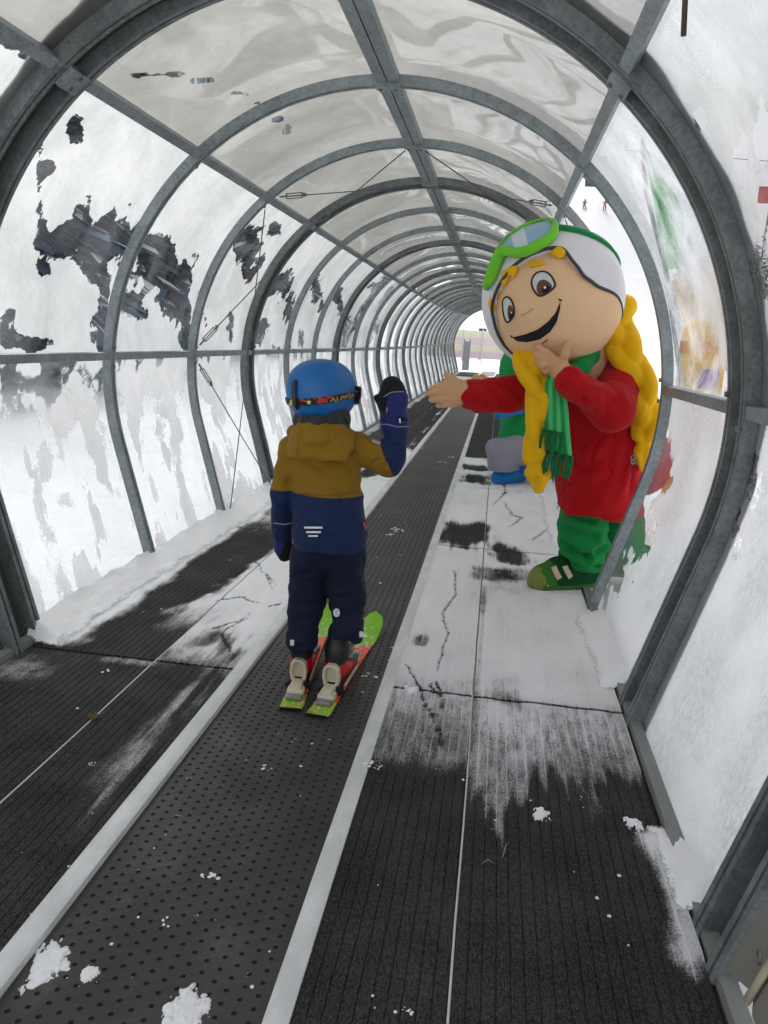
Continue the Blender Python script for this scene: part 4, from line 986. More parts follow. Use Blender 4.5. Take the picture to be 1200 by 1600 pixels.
sl = bpy.data.lights.new('sun', 'SUN'); sl.energy = 1.0; sl.angle = rad(25); sl.color = (1, .96, .9); so = bpy.data.objects.new('sun', sl); COL.objects.link(so)
sdir = Vector((math.sin(SUN_AZ)*math.cos(SUN_EL)*-1*-1, math.cos(SUN_AZ)*math.cos(SUN_EL), math.sin(SUN_EL))); so.rotation_euler = sdir.to_track_quat('Z', 'Y').to_euler()
vs = SC.view_settings; vs.view_transform = 'Standard'; vs.look = 'None'; vs.exposure = EXPOSURE; vs.gamma = 1
cy = SC.cycles; cy.max_bounces = 10; cy.diffuse_bounces = 5; cy.glossy_bounces = 4; cy.transmission_bounces = 6; cy.transparent_max_bounces = 16; cy.use_denoising = True
try: cy.sample_clamp_indirect = 8.0
except Exception: pass
# ------------------------------------------------------------------ the child on skis
Yc = 2.44
KID = empty('person', (.05, Yc, .03), 'small child on skis seen from behind, blue helmet, ochre and navy jacket, right mitten raised', 'child')
M['ochre'] = fabric('ochre_jacket_cloth', '80600E', .8, .03, 1100, .1)
M['navy'] = fabric('navy_jacket_cloth', '0D2348', .8, .03, 1100, .1)
M['pants'] = fabric('dark_navy_trouser_cloth', '08142C', .8, .03, 1100, .12)
M['mitten'] = fabric('blue_mitten_cloth', '0E1D5C', .7, .15, 900, .12)
M['black_cloth'] = fabric('black_cloth', '0C0D10', .8, .1, 900)
M['helmet_blue'] = plain('matt_blue_helmet', '005C9C', .5, var=.05, nscale=6, bump=.05, bscale=500, bdist=.0006)
M['black_plastic'] = plain('black_plastic', '17181A', .45, bump=.05)
M['ear'] = fabric('dark_ear_pad_cloth', '2B2F31', .85, .15, 700)
M['skin'] = plain('skin', 'D9A98C', .55, var=.05, bump=.05)
M['reflect'] = plain('silver_reflective_tape', 'D6D9DC', .35, var=.05, bump=.05)
M['piping'] = plain('grey_piping', '8D93A0', .6)
M['pinktag'] = plain('pink_tag', 'C23A5E', .6)
def k(px, py, dy=0.0): return aty(px, py, Yc+dy)
def FR(x): return [float(q) for q in x]
# --- trousers
hipL, hipR = k(483, 872), k(541, 872)
kneeL, kneeR = k(479, 935, .02), k(542, 930, .02); ankL, ankR = k(472, 1000, -.01), k(543, 985, -.01)
zhL, zhR = k(476, 1012)[2], k(541, 996)[2]
def f_trousers(P):
    sc = np.array([1, 1.08, 1])
    a = d_chain(P, [hipL+(.005, 0, .06), hipL, kneeL+(.0, 0, .02), kneeL+(-.004, 0, -.03), ankL, ankL+(-.002, 0, -.05)], [.060, .066, .065, .062, .054, .052], .02, sc)
    b = d_chain(P, [hipR+(-.005, 0, .06), hipR, kneeR+(0, 0, .02), kneeR+(.003, 0, -.03), ankR, ankR+(.0, 0, -.05)], [.060, .065, .062, .058, .053, .051], .02, sc)
    a = smax(a, zhL-P[:, 2]+.01*np.sin(P[:, 0]*60), .006); b = smax(b, zhR-P[:, 2]+.01*np.sin(P[:, 0]*60), .006)
    d = smin(a, b, .018); return smin(d, d_ell(P, (hipL+hipR)/2+(0, 0, .05), (.104, .082, .09)), .02)
def leg_fold(v, n):
    zk = kneeL[2]; d = 0
    for (z0, x0, ang, s) in ((zk+.03, 0, .12, 1), (zk-.005, 0, -.1, 1.2), (zk-.04, 0, .2, .8), (zk+.08, 0, -.25, .7), (zk-.12, 0, .3, .8), (zk-.16, 0, -.2, .7), (zk+.13, 0, .35, .6)):
        u = v[:, 2]-z0-ang*(v[:, 0]-KID.location.x); d = d+s*(-.0045*np.exp(-(u/.009)**2)+.0025*np.exp(-((u-.018)/.014)**2))*ss(fbm(v[:, 0]*9, z0*40, v[:, 1]*9, 2, 7), .40, .62)
    return v+n*d[:, None]
solid('trousers', f_trousers, (-.16, Yc-.2, .03), (.26, Yc+.22, .62), .0042, M['pants'], KID, 2, dict(amp=.008, freq=(8, 8, 14), seed=4), leg_fold)
# round reflective badge and cuff tabs on the trousers
def disc_on(fn, c, r, n, name, mat, parent, th=.002):
    mb = MB(); a = np.cross(n, (0, 0, 1.0)); a /= np.linalg.norm(a); b = np.cross(a, n); c = np.asarray(c)
    ring = [c+r*(math.cos(t)*a+math.sin(t)*b*1.15) for t in np.linspace(0, 2*math.pi, 25)[:-1]]
    mb.add([p-n*th for p in ring]+[p+n*th for p in ring], [tuple(range(23, -1, -1)), tuple(range(24, 48))]+[(i, (i+1) % 24, 24+(i+1) % 24, 24+i) for i in range(24)])
    return mb.build(name, mat, parent, auto=40)
trou = [c for c in KID.children if c.name.startswith('trousers')][0]
def march(fn, px, py, d0=1.2, d1=6.0):
    """first hit of the pixel ray with an implicit surface"""
    d = ray(px, py); d = d/np.linalg.norm(d); s = d0
    for _ in range(200):
        q = CAM+d*s; e = float(fn(q[None])[0])
        if e < .0006: break
        s += max(e*.6, .0005)
        if s > d1: break
    q = CAM+d*s; h = .003
    n = np.array([float(fn((q+h*np.eye(3)[i])[None])[0]-fn((q-h*np.eye(3)[i])[None])[0]) for i in range(3)]); n /= np.linalg.norm(n)+1e-9
    return q, n
q, n = march(f_trousers, 527, 957); bd = disc_on(f_trousers, q+n*.004, .0125, n, 'reflective_badge', M['reflect'], trou)
q2 = q+n*.0068; a = np.cross(n, (0, 0, 1.0)); a /= np.linalg.norm(a); b = np.cross(a, n)
mb = MB(); mb.tube([q2+a*x*.0045+b*y*.0045 for (x, y) in ((-1.0, 1.2), (-.2, 1.5), (.5, .8), (-.3, -.1), (.7, -.9), (.1, -1.5), (-1, -1.0))], .0010, 5); mb.build('badge_mark', M['piping'], bd)
for (px, py) in ((457, 1004), (564, 991)):
    q, n = march(f_trousers, px, py); mb = MB(); mb.box(q+n*.002, (.014, .006, .02), bev=.002); mb.build('cuff_tab', M['reflect'], trou, auto=40)
# --- jacket
sh_l, sh_r = k(459, 703), k(560, 700)
el_l, wr_l = k(441, 772, .0), k(441, 832, .04)
el_r = k(613, 724, .03); wr_r = k(619, 668, .06)
zhem = k(510, 856)[2]; zcol = k(510, 769)[2]
tc_ = lambda px, py: k(px, py)
SC_T = np.array([1, 1.22, 1])
def f_torso(P):
    d = d_chain(P, [tc_(508, 706), tc_(509, 740), tc_(512, 790), tc_(514, 830), tc_(515, 875)], [.094, .108, .113, .119, .125], .03, SC_T)
    d = smin(d, d_cap(P, sh_l, sh_r, .05), .03)
    return d
def f_arms(P):
    l = d_chain(P, [sh_l+(.0, 0, 0), k(449, 735), el_l, wr_l], [.050, .042, .039, .035], .015)
    r = d_chain(P, [sh_r, k(588, 710, .01), el_r+(-.01, 0, .0), el_r+(.004, 0, .022), wr_r], [.052, .050, .045, .042, .037], .018)
    return smin(l, r, .001)
def f_jacket(P):
    d = smax(f_torso(P), zhem-P[:, 2]+.004*np.sin(P[:, 0]*40), .008)
    return smin(d, f_arms(P), .016)
def jack_fold(v, n):
    d = np.zeros(len(v))
    def crease(a, b, w, amp):
        a = np.asarray(a); b = np.asarray(b); ab = b-a; t = np.clip(((v-a)@ab)/(ab@ab), 0, 1); q = np.linalg.norm(v-a-t[:, None]*ab, axis=1)
        return -1.5*amp*np.exp(-(q/(w*.8))**2)*np.sin(np.pi*np.clip(t, .06, .94))
    B = -.085
    for (a, b, w, am) in (((570, 692, B), (566, 742, B), .012, .011), ((456, 770, B), (447, 705, B), .012, .010), ((572, 735, -.04), (600, 715, -.04), .010, .007), ((585, 742, -.04), (618, 716, -.02), .009, .007),
                         ((600, 738, -.03), (632, 700, -.0), .009, .006), ((606, 700, -.0), (634, 690, 0), .008, .006), ((430, 760, -.03), (456, 752, -.03), .010, .009), ((430, 745, -.03), (452, 735, -.03), .009, .005),
                         ((428, 800, -.0), (456, 792, -.0), .009, .006), ((462, 835, B-.02), (568, 842, B-.02), .010, .004), ((470, 745, B), (540, 757, B-.03), .012, .004), ((556, 780, B), (540, 835, B-.02), .014, .005), ((466, 785, B), (480, 840, B-.02), .014, .005)):
        d += crease(k(*a), k(*b), w, am)
    return v+n*d[:, None]
fold_n = np.array([.93, .0, .38])
split = [((0, 0, zcol), (0, 0, -1), lambda c: c.x < float(k(585, 740)[0]) and c.z < zcol+.02),
         (Vector(k(603, 712)), Vector(fold_n), lambda c: c.x > float(k(584, 720)[0]) and c.z > zcol+.021)]
JK = solid('jacket', f_jacket, (-.17, Yc-.19, .40), (.34, Yc+.24, 1.02), .0042, [M['ochre'], M['navy']], KID, 2, dict(amp=.009, freq=(8, 8, 13), seed=9), jack_fold, split)
# seam lines, reflective bars, tag
def strip_on(fn, pix, w, name, mat, parent, off=.0035, th=.0012, npt=6):
    pts = []
    for (a, b) in zip(pix[:-1], pix[1:]):
        for i in range(npt): t = i/npt; pts.append((a[0]*(1-t)+b[0]*t, a[1]*(1-t)+b[1]*t))
    pts.append(pix[-1]); V = []; 
    for i, p in enumerate(pts):
        q, n = march(fn, *p); j = pts[min(i+1, len(pts)-1)]; j0 = pts[max(i-1, 0)]
        tdir = march(fn, *j)[0]-march(fn, *j0)[0]; tdir /= np.linalg.norm(tdir)+1e-9; s = np.cross(n, tdir)
        c = q+n*off; V += [c-s*w/2, c+s*w/2, c+s*w/2-n*th*2, c-s*w/2-n*th*2]
    m_ = len(pts); F = [(i*4+a, i*4+(a+1) % 4, (i+1)*4+(a+1) % 4, (i+1)*4+a) for i in range(m_-1) for a in range(4)]+[(0, 1, 2, 3), ((m_-1)*4+3, (m_-1)*4+2, (m_-1)*4+1, (m_-1)*4)]
    return mesh_obj(name, V, F, mat, parent, False, recalc=True)
strip_on(f_jacket, [(477, 824), (504, 824)], .0062, 'reflective_bar', M['reflect'], JK, .006)
strip_on(f_jacket, [(480, 831), (502, 831)], .0058, 'reflective_bar', M['reflect'], JK, .006)
strip_on(f_jacket, [(483, 837), (497, 837)], .0050, 'reflective_bar', M['reflect'], JK, .006)
strip_on(f_jacket, [(567, 817), (570, 826)], .009, 'tag', M['pinktag'], JK, .004)
strip_on(f_jacket, [(581, 689), (588, 692), (594, 694)], .012, 'arm_patch', M['piping'], JK, .004)
strip_on(f_jacket, [(428, 817), (444, 819), (456, 817)], .0035, 'piping', M['piping'], JK, .003)
strip_on(f_jacket, [(458, 771), (512, 774), (567, 768)], .0016, 'seam', fabric('dark_ochre_seam', '4A3512'), JK, .0025)
# --- hood hanging on the back
hc = k(497, 688, -.075)
def f_hood(P):
    d = d_ell(P, hc+(0, .0, -.005), (.092, .055, .075))
    roll = d_chain(P, [k(458, 690, -.05), k(462, 710, -.10), k(480, 725, -.125), k(505, 727, -.128), k(530, 716, -.115), k(545, 696, -.08), k(549, 680, -.04)], [.017, .020, .020, .021, .020, .018, .014], .02)
    up = d_chain(P, [k(462, 672, -.03), k(480, 664, -.055), k(505, 664, -.06), k(530, 672, -.05), k(545, 680, -.02)], [.020, .022, .022, .020, .016], .02)
    d = smin(d, roll, .03); d = smin(d, up, .03)
    front = d_chain(P, [k(462, 676, .02), k(480, 682, .08), k(510, 684, .10), k(540, 684, .07), k(552, 684, .0)], [.03, .03, .03, .03, .026], .03)
    return smin(d, front, .02)
def hood_fold(v, n):
    d = np.zeros(len(v))
    for (pa, pb, w, am) in (((470, 668, -.11), (468, 710, -.12), .008, .008), ((517, 668, -.11), (520, 690, -.13), .006, .006), ((525, 670, -.1), (530, 692, -.12), .006, .006), ((532, 674, -.1), (538, 695, -.11), .006, .006), ((480, 700, -.14), (535, 700, -.13), .010, .006), ((474, 716, -.14), (530, 712, -.13), .006, .004)):
        a, b = k(*pa), k(*pb); ab = b-a; t = np.clip(((v-a)@ab)/(ab@ab), 0, 1); q = np.linalg.norm((v-a-t[:, None]*ab)*np.array([1, .35, 1]), axis=1)
        d += -am*np.exp(-(q/w)**2)
    return v+n*d[:, None]
solid('hood', f_hood, (-.14, Yc-.2, .82), (.24, Yc+.18, 1.0), .0038, M['ochre'], KID, 2, dict(amp=.007, freq=(9, 9, 14), seed=14), hood_fold)
# --- head, helmet, goggles
HC = k(505, 613, .0)
HY = rad(27)                                     # the head is turned to the right
hf = np.array([math.sin(HY), math.cos(HY), -.05]); hf /= np.linalg.norm(hf)
hu = np.array([-.10, 0, 1.0]); hs = np.cross(hf, hu); hs /= np.linalg.norm(hs); hu = np.cross(hs, hf)
HR = np.stack([hs, hf, hu], 1)
def hl(x, y, z): return HC+HR@np.array([x, y, z])
def f_head(P):
    d = d_ell(P, hl(0, .01, -.02), (.066, .080, .092), HR)
    d = smin(d, d_ell(P, hl(0, .055, -.075), (.038, .030, .034), HR), .03)
    d = smin(d, d_cap(P, hl(0, .084, -.035), hl(0, .100, -.056), .007, .011), .012)
    for s in (-1, 1):
        d = smin(d, d_ell(P, hl(s*.03, .068, -.055), (.022, .018, .018), HR), .02)
    d = smax(d, -d_cap(P, hl(-.020, .096, -.083), hl(.020, .096, -.083), .006), .005)
    return smin(d, d_cap(P, hl(0, -.01, -.08), hl(0, -.02, -.18), .045, .052), .02)
solid('head', f_head, HC-.2, HC+.17, .0048, M['skin'], KID, 2)
def d_sup(P):
    q = np.abs((P-HC)@HR-np.array([0, -.008, .004]))/np.array([.100, .117, .101]); return ((q[:, 0]**2.3+q[:, 1]**2.3+q[:, 2]**2.3)**(1/2.3)-1)*.100
def f_helmet(P):
    d = d_sup(P)
    q = (P-HC)@HR
    rim = -.076-.004*np.clip(-q[:, 1]/.1, -1, 1)+.018*ss(q[:, 1], .03, .09)
    d = smax(d, rim-q[:, 2], .006)
    inner = d_ell(P, hl(0, -.004, -.004), (.086, .100, .088), HR)
    d = smax(d, -inner, .004)
    groove = np.abs(q[:, 2]-(-.022-.012*q[:, 1]/.1))-.0025
    return d
hel = solid('helmet', f_helmet, HC-.15, HC+.15, .0036, M['helmet_blue'], KID, 3)
def f_helm_out(P): return d_ell(P, hl(0, -.008, .004), (.100, .117, .101), HR)
# vents (dark slots) and goggle clip
for (x, y, z) in ((.0, -.112, .040),):
    pass
def on_helm(az, el, off=0.0):
    dv = np.array([math.sin(az)*math.cos(el), math.cos(az)*math.cos(el), math.sin(el)])
    r = np.array([.100, .117, .101]); t = 1/np.sum(np.abs(dv/r)**2.3)**(1/2.3); p = dv*t; n = p/(r*r); n /= np.linalg.norm(n)
    return hl(*(p+np.array([0, -.008, .004])+n*off)), HR@n
# goggle strap: a band round the helmet, patterned
def strap_el(az): return rad(-9)+rad(9)*math.cos(az)
V = []; nb = 96; az_ = np.linspace(rad(52), rad(308), nb)
for a in az_:
    for (de, off) in ((-.088, .0015), (-.088, .0050), (.088, .0050), (.088, .0015)):
        p, n = on_helm(a, strap_el(a)+de, off); V.append(p)
F = [(i*4+j, i*4+(j+1) % 4, (i+1)*4+(j+1) % 4, (i+1)*4+j) for i in range(nb-1) for j in range(4)]
def strap_mat():
    t = NT('patterned_goggle_strap'); p = t.obj()
    n = t.noise(t.scale(p, (1, 1, 1.6)), 30, 2, .5, .4); n2 = t.noise(t.scale(p, (1.3, 1, 1)), 34, 2, .5, .8)
    c = t.mix(t.math('GREATER_THAN', n, .60), lin('14141F'), lin('B02828')); c = t.mix(t.math('GREATER_THAN', n2, .645), c, lin('C8B24A'))
    return t.done(t.bsdf(c, .8, 0, t.bump(t.noise(p, 900, 2, .5), .2, .001)))
st = mesh_obj('goggle_strap', V, F, strap_mat(), KID, True, recalc=True, auto=40)
# the goggles themselves
gpts = []
V = []; ng = 22
for i in range(ng+1):
    a = rad(-58)+rad(116)*i/ng; bul = .008+.016*max(0, math.cos(a*1.5))
    for (e, o_) in ((rad(12), .002), (rad(10), bul), (rad(-14), bul), (rad(-17), .0)): p, n = on_helm(a, e-.05, o_); V.append(p)
gog = mesh_obj('goggles', V, [(i*4+j, i*4+j+1, (i+1)*4+j+1, (i+1)*4+j) for i in range(ng) for j in range(3)], M['black_plastic'], KID, True, recalc=True, auto=50)
V = []
for i in range(ng-1):
    a = rad(-50)+rad(100)*i/(ng-2); bul = .0095+.016*max(0, math.cos(a*1.5))
    for e in (rad(8), rad(-2), rad(-12)): p, n = on_helm(a, e-.05, bul); V.append(p)
mesh_obj('lens', V, [(i*3+j, i*3+j+1, (i+1)*3+j+1, (i+1)*3+j) for i in range(ng-2) for j in range(2)], plain('violet_mirror_lens', '3A2C66', .1, .6, bump=0), gog, True, recalc=True)
# lettering on the strap, bent round the helmet
def text_mesh(s, size):
    cu = bpy.data.curves.new('lettering', 'FONT'); cu.body = s; cu.size = size; cu.extrude = .0; cu.resolution_u = 3
    o = bpy.data.objects.new('lettering', cu); COL.objects.link(o); dg = bpy.context.evaluated_depsgraph_get(); dg.update()
    me = o.evaluated_get(dg).to_mesh(); v = np.array([q.co[:] for q in me.vertices]); f = [tuple(p.vertices) for p in me.polygons]
    o.evaluated_get(dg).to_mesh_clear(); bpy.data.objects.remove(o); bpy.data.curves.remove(cu); return v, f
v, f = text_mesh('ALPINA', .0165); wid = v[:, 0].max()
# spans from az a0 (left as seen) to a1
a0, a1 = rad(128), rad(70)
V = []
for p in v:
    a = a0+(a1-a0)*p[0]/wid; P_, n = on_helm(a, strap_el(a)-.060+p[1]/.108, .0062); V.append(P_)
mesh_obj('lettering', V, f, plain('yellow_print', 'B0A24A', .7, bump=0), st, False)
# star
a = rad(160); V = []
for i in range(10):
    t = math.pi/2+i*math.pi/5; r = .0085 if i % 2 == 0 else .0036; P_, n = on_helm(a-r*math.cos(t)/.105, strap_el(a)+r*math.sin(t)/.108, .0060); V.append(P_)
mesh_obj('star', V, [tuple(range(10))], plain('yellow_star_print', 'D8C45A', .7, bump=0), st, False)
for (aa, de, r, colr) in ((rad(140), 0, .011, 'B02A2A'), (rad(192), -.02, .012, 'C8B24A'), (rad(222), .02, .008, 'B02A2A')):
    V = []
    for i in range(14):
        t = 2*math.pi*i/14; rr = r*(1+.35*math.sin(3*t+aa)); P_, n = on_helm(aa-rr*1.25*math.cos(t)/.105, strap_el(aa)+de+rr*.7*math.sin(t)/.108, .0058); V.append(P_)
    mesh_obj('print_patch', V, [tuple(range(14))], plain('strap_print_'+colr, colr, .7, bump=0), st, False)
# clip at the back
mb = MB(); A_ = rad(184)
pts = [on_helm(A_, e, o_)[0] for (e, o_) in ((rad(14), .003), (rad(10), .007), (rad(-4), .008), (rad(-20), .0105), (rad(-28), .006))]
mb.tube(pts, [.006, .0085, .0085, .0085, .006], 10, flat=.55); mb.build('strap_clip', M['black_plastic'], hel, smooth=True)
# dark slot under the shell and ear pads
def f_ear(P):
    d = None
    for s in (-1, 1):
        e = smin(d_ell(P, hl(s*.074, -.005, -.085), (.020, .050, .046), HR), d_cap(P, hl(s*.070, .0, -.105), hl(s*.045, .05, -.122), .014, .010), .02)
        d = e if d is None else np.minimum(d, e)
    d = smin(d, d_chain(P, [hl(-.068, -.035, -.088), hl(-.040, -.072, -.090), hl(0, -.084, -.090), hl(.040, -.072, -.090), hl(.068, -.035, -.088)], [.017]*5, .02), .015)
    return d
solid('ear_pad', f_ear, HC+(-.14, -.14, -.16), HC+(.14, .14, .02), .0042, M['ear'], hel, 2)
mb = MB(); mb.tube([hl(.088, -.02, -.062), hl(.096, .0, -.09), hl(.070, .04, -.118), hl(.0, .075, -.128), hl(-.070, .04, -.118), hl(-.096, 0, -.09)], .006, 8, flat=.4); mb.build('chin_strap', M['black_plastic'], hel, smooth=True)
q, n = on_helm(rad(188), rad(-27), .0006)
# --- mittens
w0 = wr_r
def mitten_fn(base, tip, side, r0, thumb):
    ax = tip-base; L = np.linalg.norm(ax); ax = ax/L
    def fn(P):
        sc = np.array([1, 1.5, 1])
        d = d_chain(P, [base+ax*L*.36, base+ax*L*.62, base+ax*L*.86], [r0, r0*1.05, r0*.86], .015, sc)
        d = smin(d, d_cap(P, *thumb, r0*.34, r0*.24), .006)
        cuff = d_chain(P, [base-ax*.004, base+ax*L*.17, base+ax*L*.30], [r0*1.10, r0*1.02, r0*.86], .01, np.array([1, 1.25, 1]))
        return smin(d, cuff, .008)
    return fn
mb0, mt0 = k(617, 664, .06), k(612, 596, .085)
f_mr = mitten_fn(mb0, mt0, 1, .0450, (k(603, 648, .07), k(589, 621, .075)))
def tipm(c): return True
axm = (mt0-mb0)/np.linalg.norm(mt0-mb0)
MT = solid('mitten', f_mr, np.minimum(mb0, mt0)-.09, np.maximum(mb0, mt0)+.09, .0034, [M['mitten'], M['black_cloth']], KID, 2, dict(amp=.0025, freq=(18, 18, 24), seed=20), None,
           [(Vector(mb0+axm*.098), Vector(axm+np.array([-.15, 0, 0])), lambda c: c.x > float(k(600, 620)[0])), (Vector(k(601, 640)), Vector((-.92, 0, .2)), lambda c: c.x <= float(k(602, 620)[0]) and c.z > float(k(600, 646)[2]))])
strip_on(f_mr, [(596, 663), (606, 663), (620, 667), (638, 666)], .0022, 'piping', M['piping'], MT, .003)
strip_on(f_mr, [(600, 620), (612, 613), (630, 612)], .0022, 'seam', M['piping'], MT, .003)
strip_on(f_mr, [(624, 654), (625, 661)], .005, 'velcro_tab', M['reflect'], MT, .004)
strip_on(f_mr, [(620, 653), (636, 657)], .012, 'wrist_strap', M['black_cloth'], MT, .0028)
v, f = text_mesh('ZIENER', .0062)
q, n = march(f_mr, 606, 645); tv = march(f_mr, 606.5, 631)[0]-q; tv /= np.linalg.norm(tv); sv = np.cross(n, tv)
mesh_obj('lettering', [q+n*.0042+tv*p[0]*.80+sv*p[1] for p in v], f, M['reflect'], MT, False)
# the left mitten hangs beside the trousers
mb1, mt1 = k(440, 824, .05), k(444, 864, .06)
f_ml = mitten_fn(mb1, mt1+(mt1-mb1)*.25, -1, .030, (k(452, 838, .07), k(456, 856, .08)))
ML = solid('mitten', f_ml, np.minimum(mb1, mt1)-.09, np.maximum(mb1, mt1)+.08, .0034, [M['mitten'], M['black_cloth']], KID, 2, dict(amp=.0025, freq=(18, 18, 24), seed=22), None,
           [(Vector(k(446, 840)), Vector((.8, 0, -.3)), lambda c: c.z < float(k(440, 832)[2]))])
# --- boots
M['boot_red'] = plain('red_boot_plastic', 'B80E14', .3, var=.06, bump=.05)
M['binding'] = plain('ivory_binding_plastic', 'CFC6AE', .45, var=.08, bump=.08)
SKZ = -.012
def ski_frame(tail, tip):
    t = np.array(tip)-np.array(tail); L = np.linalg.norm(t); t = t/L; s = np.array([t[1], -t[0], 0]); return np.array(tail), t, s, L
SKIS = {'L': ski_frame((-.014, 2.262, SKZ), (-.086, 3.105, SKZ)), 'R': ski_frame((.080, 2.238, SKZ), (.142, 3.065, SKZ))}
HEELP = {'L': k(473, 1040), 'R': k(530, 1042)}
def boot(side):
    tail, t, s, L = SKIS[side]
    def b(x, y, z): return tail+s*x+t*y+np.array([0, 0, z])
    h0 = .205 if side == 'L' else .215
    def fn(P):
        R_ = np.stack([s, t, np.array([0, 0, 1.0])], 1)
        d = d_chain(P, [b(0, h0, .075), b(0, h0+.06, .070), b(0, h0+.13, .055), b(0, h0+.165, .050)], [.037, .039, .036, .031], .02)
        d = smin(d, d_chain(P, [b(0, h0-.005, .085), b(0, h0+.012, .15), b(0, h0+.03, .21)], [.038, .040, .041], .02), .02)
        d = smax(d, (.040+SKZ*0)-P[:, 2]+SKZ, .006)
        return d
    lo, hi = b(0, h0-.1, 0), b(0, h0+.25, .28); lo2, hi2 = np.minimum(lo, hi)-.09, np.maximum(lo, hi)+.09
    o = solid('ski_boot', fn, lo2, hi2, .0045, [M['boot_red'], M['black_plastic']], KID, 2, None, None, [(Vector(b(0, h0, .118)), Vector(-.25*t+np.array([0, 0, 1.0])), lambda c: True)])
    mb = MB(); R_ = np.stack([s, t, np.array([0, 0, 1.0])], 1)
    mb.box(b(0, h0+.065, .035), (.064, .255, .024), R_, bev=.006); mb.build('sole', M['black_plastic'], o, auto=40)
    for (yy, zz) in ((.03, .14), (.07, .105), (.12, .085)):
        m2 = MB(); m2.box(b(.040, h0+yy, zz), (.010, .045, .014), R_, bev=.003); m2.box(b(.046, h0+yy+.01, zz+.003), (.006, .03, .020), R_, bev=.002); m2.build('buckle', M['bolt'], o, auto=40)
    if side == 'R':
        m2 = MB(); m2.box(b(.036, h0+.03, .19), (.022, .04, .022), R_, bev=.004); m2.build('strap_end', M['reflect'], o, auto=40)
for sd in 'LR': boot(sd)
# --- skis (separate things) with bindings
def ski_mat():
    t = NT('green_orange_ski_topsheet'); y = t.attr('along'); x = t.attr('across'); p = t.pos()
    w = t.math('ADD', y, t.math('MULTIPLY', t.math('SUBTRACT', t.noise(p, 45, 3, .6), .5), .03))
    g = lin('86C42C'); o = lin('EE4E2C')
    m1 = t.step(w, .128, .132); m2 = t.step(t.math('ADD', w, t.math('MULTIPLY', x, -.03)), .735, .742)
    c = t.mix(m1, g, o); c = t.mix(m2, c, g)
    ch = t.math('MULTIPLY', t.math('GREATER_THAN', t.noise(t.scale(p, (1, 1, 1)), 60, 1, .4), .60), t.math('LESS_THAN', y, .2))
    c = t.mix(ch, c, lin('F0622E'))
    sn = t.noise(p, 38, 5, .7); thr = t.math('ADD', .50, t.math('MULTIPLY', t.step(t.math('ABSOLUTE', t.math('SUBTRACT', y, .78)), .02, .12), .14))
    snow = t.math('MULTIPLY', t.step(sn, .57, .62), t.math('ADD', t.step(t.math('ABSOLUTE', t.math('SUBTRACT', y, .80)), .16, .06), t.math('MULTIPLY', t.step(t.math('ABSOLUTE', t.math('SUBTRACT', y, .13)), .12, .03), 1.0), clamp=True))
    c = t.mix(snow, c, (.85, .86, .88, 1)); r = t.math('ADD', .22, t.math('MULTIPLY', snow, .6))
    return t.done(t.bsdf(c, r, 0, t.bump(t.math('ADD', snow, t.math('MULTIPLY', sn, .2)), .5, .003), .5))
M['ski'] = ski_mat(); M['skibase'] = plain('black_ski_base', '141414', .4)
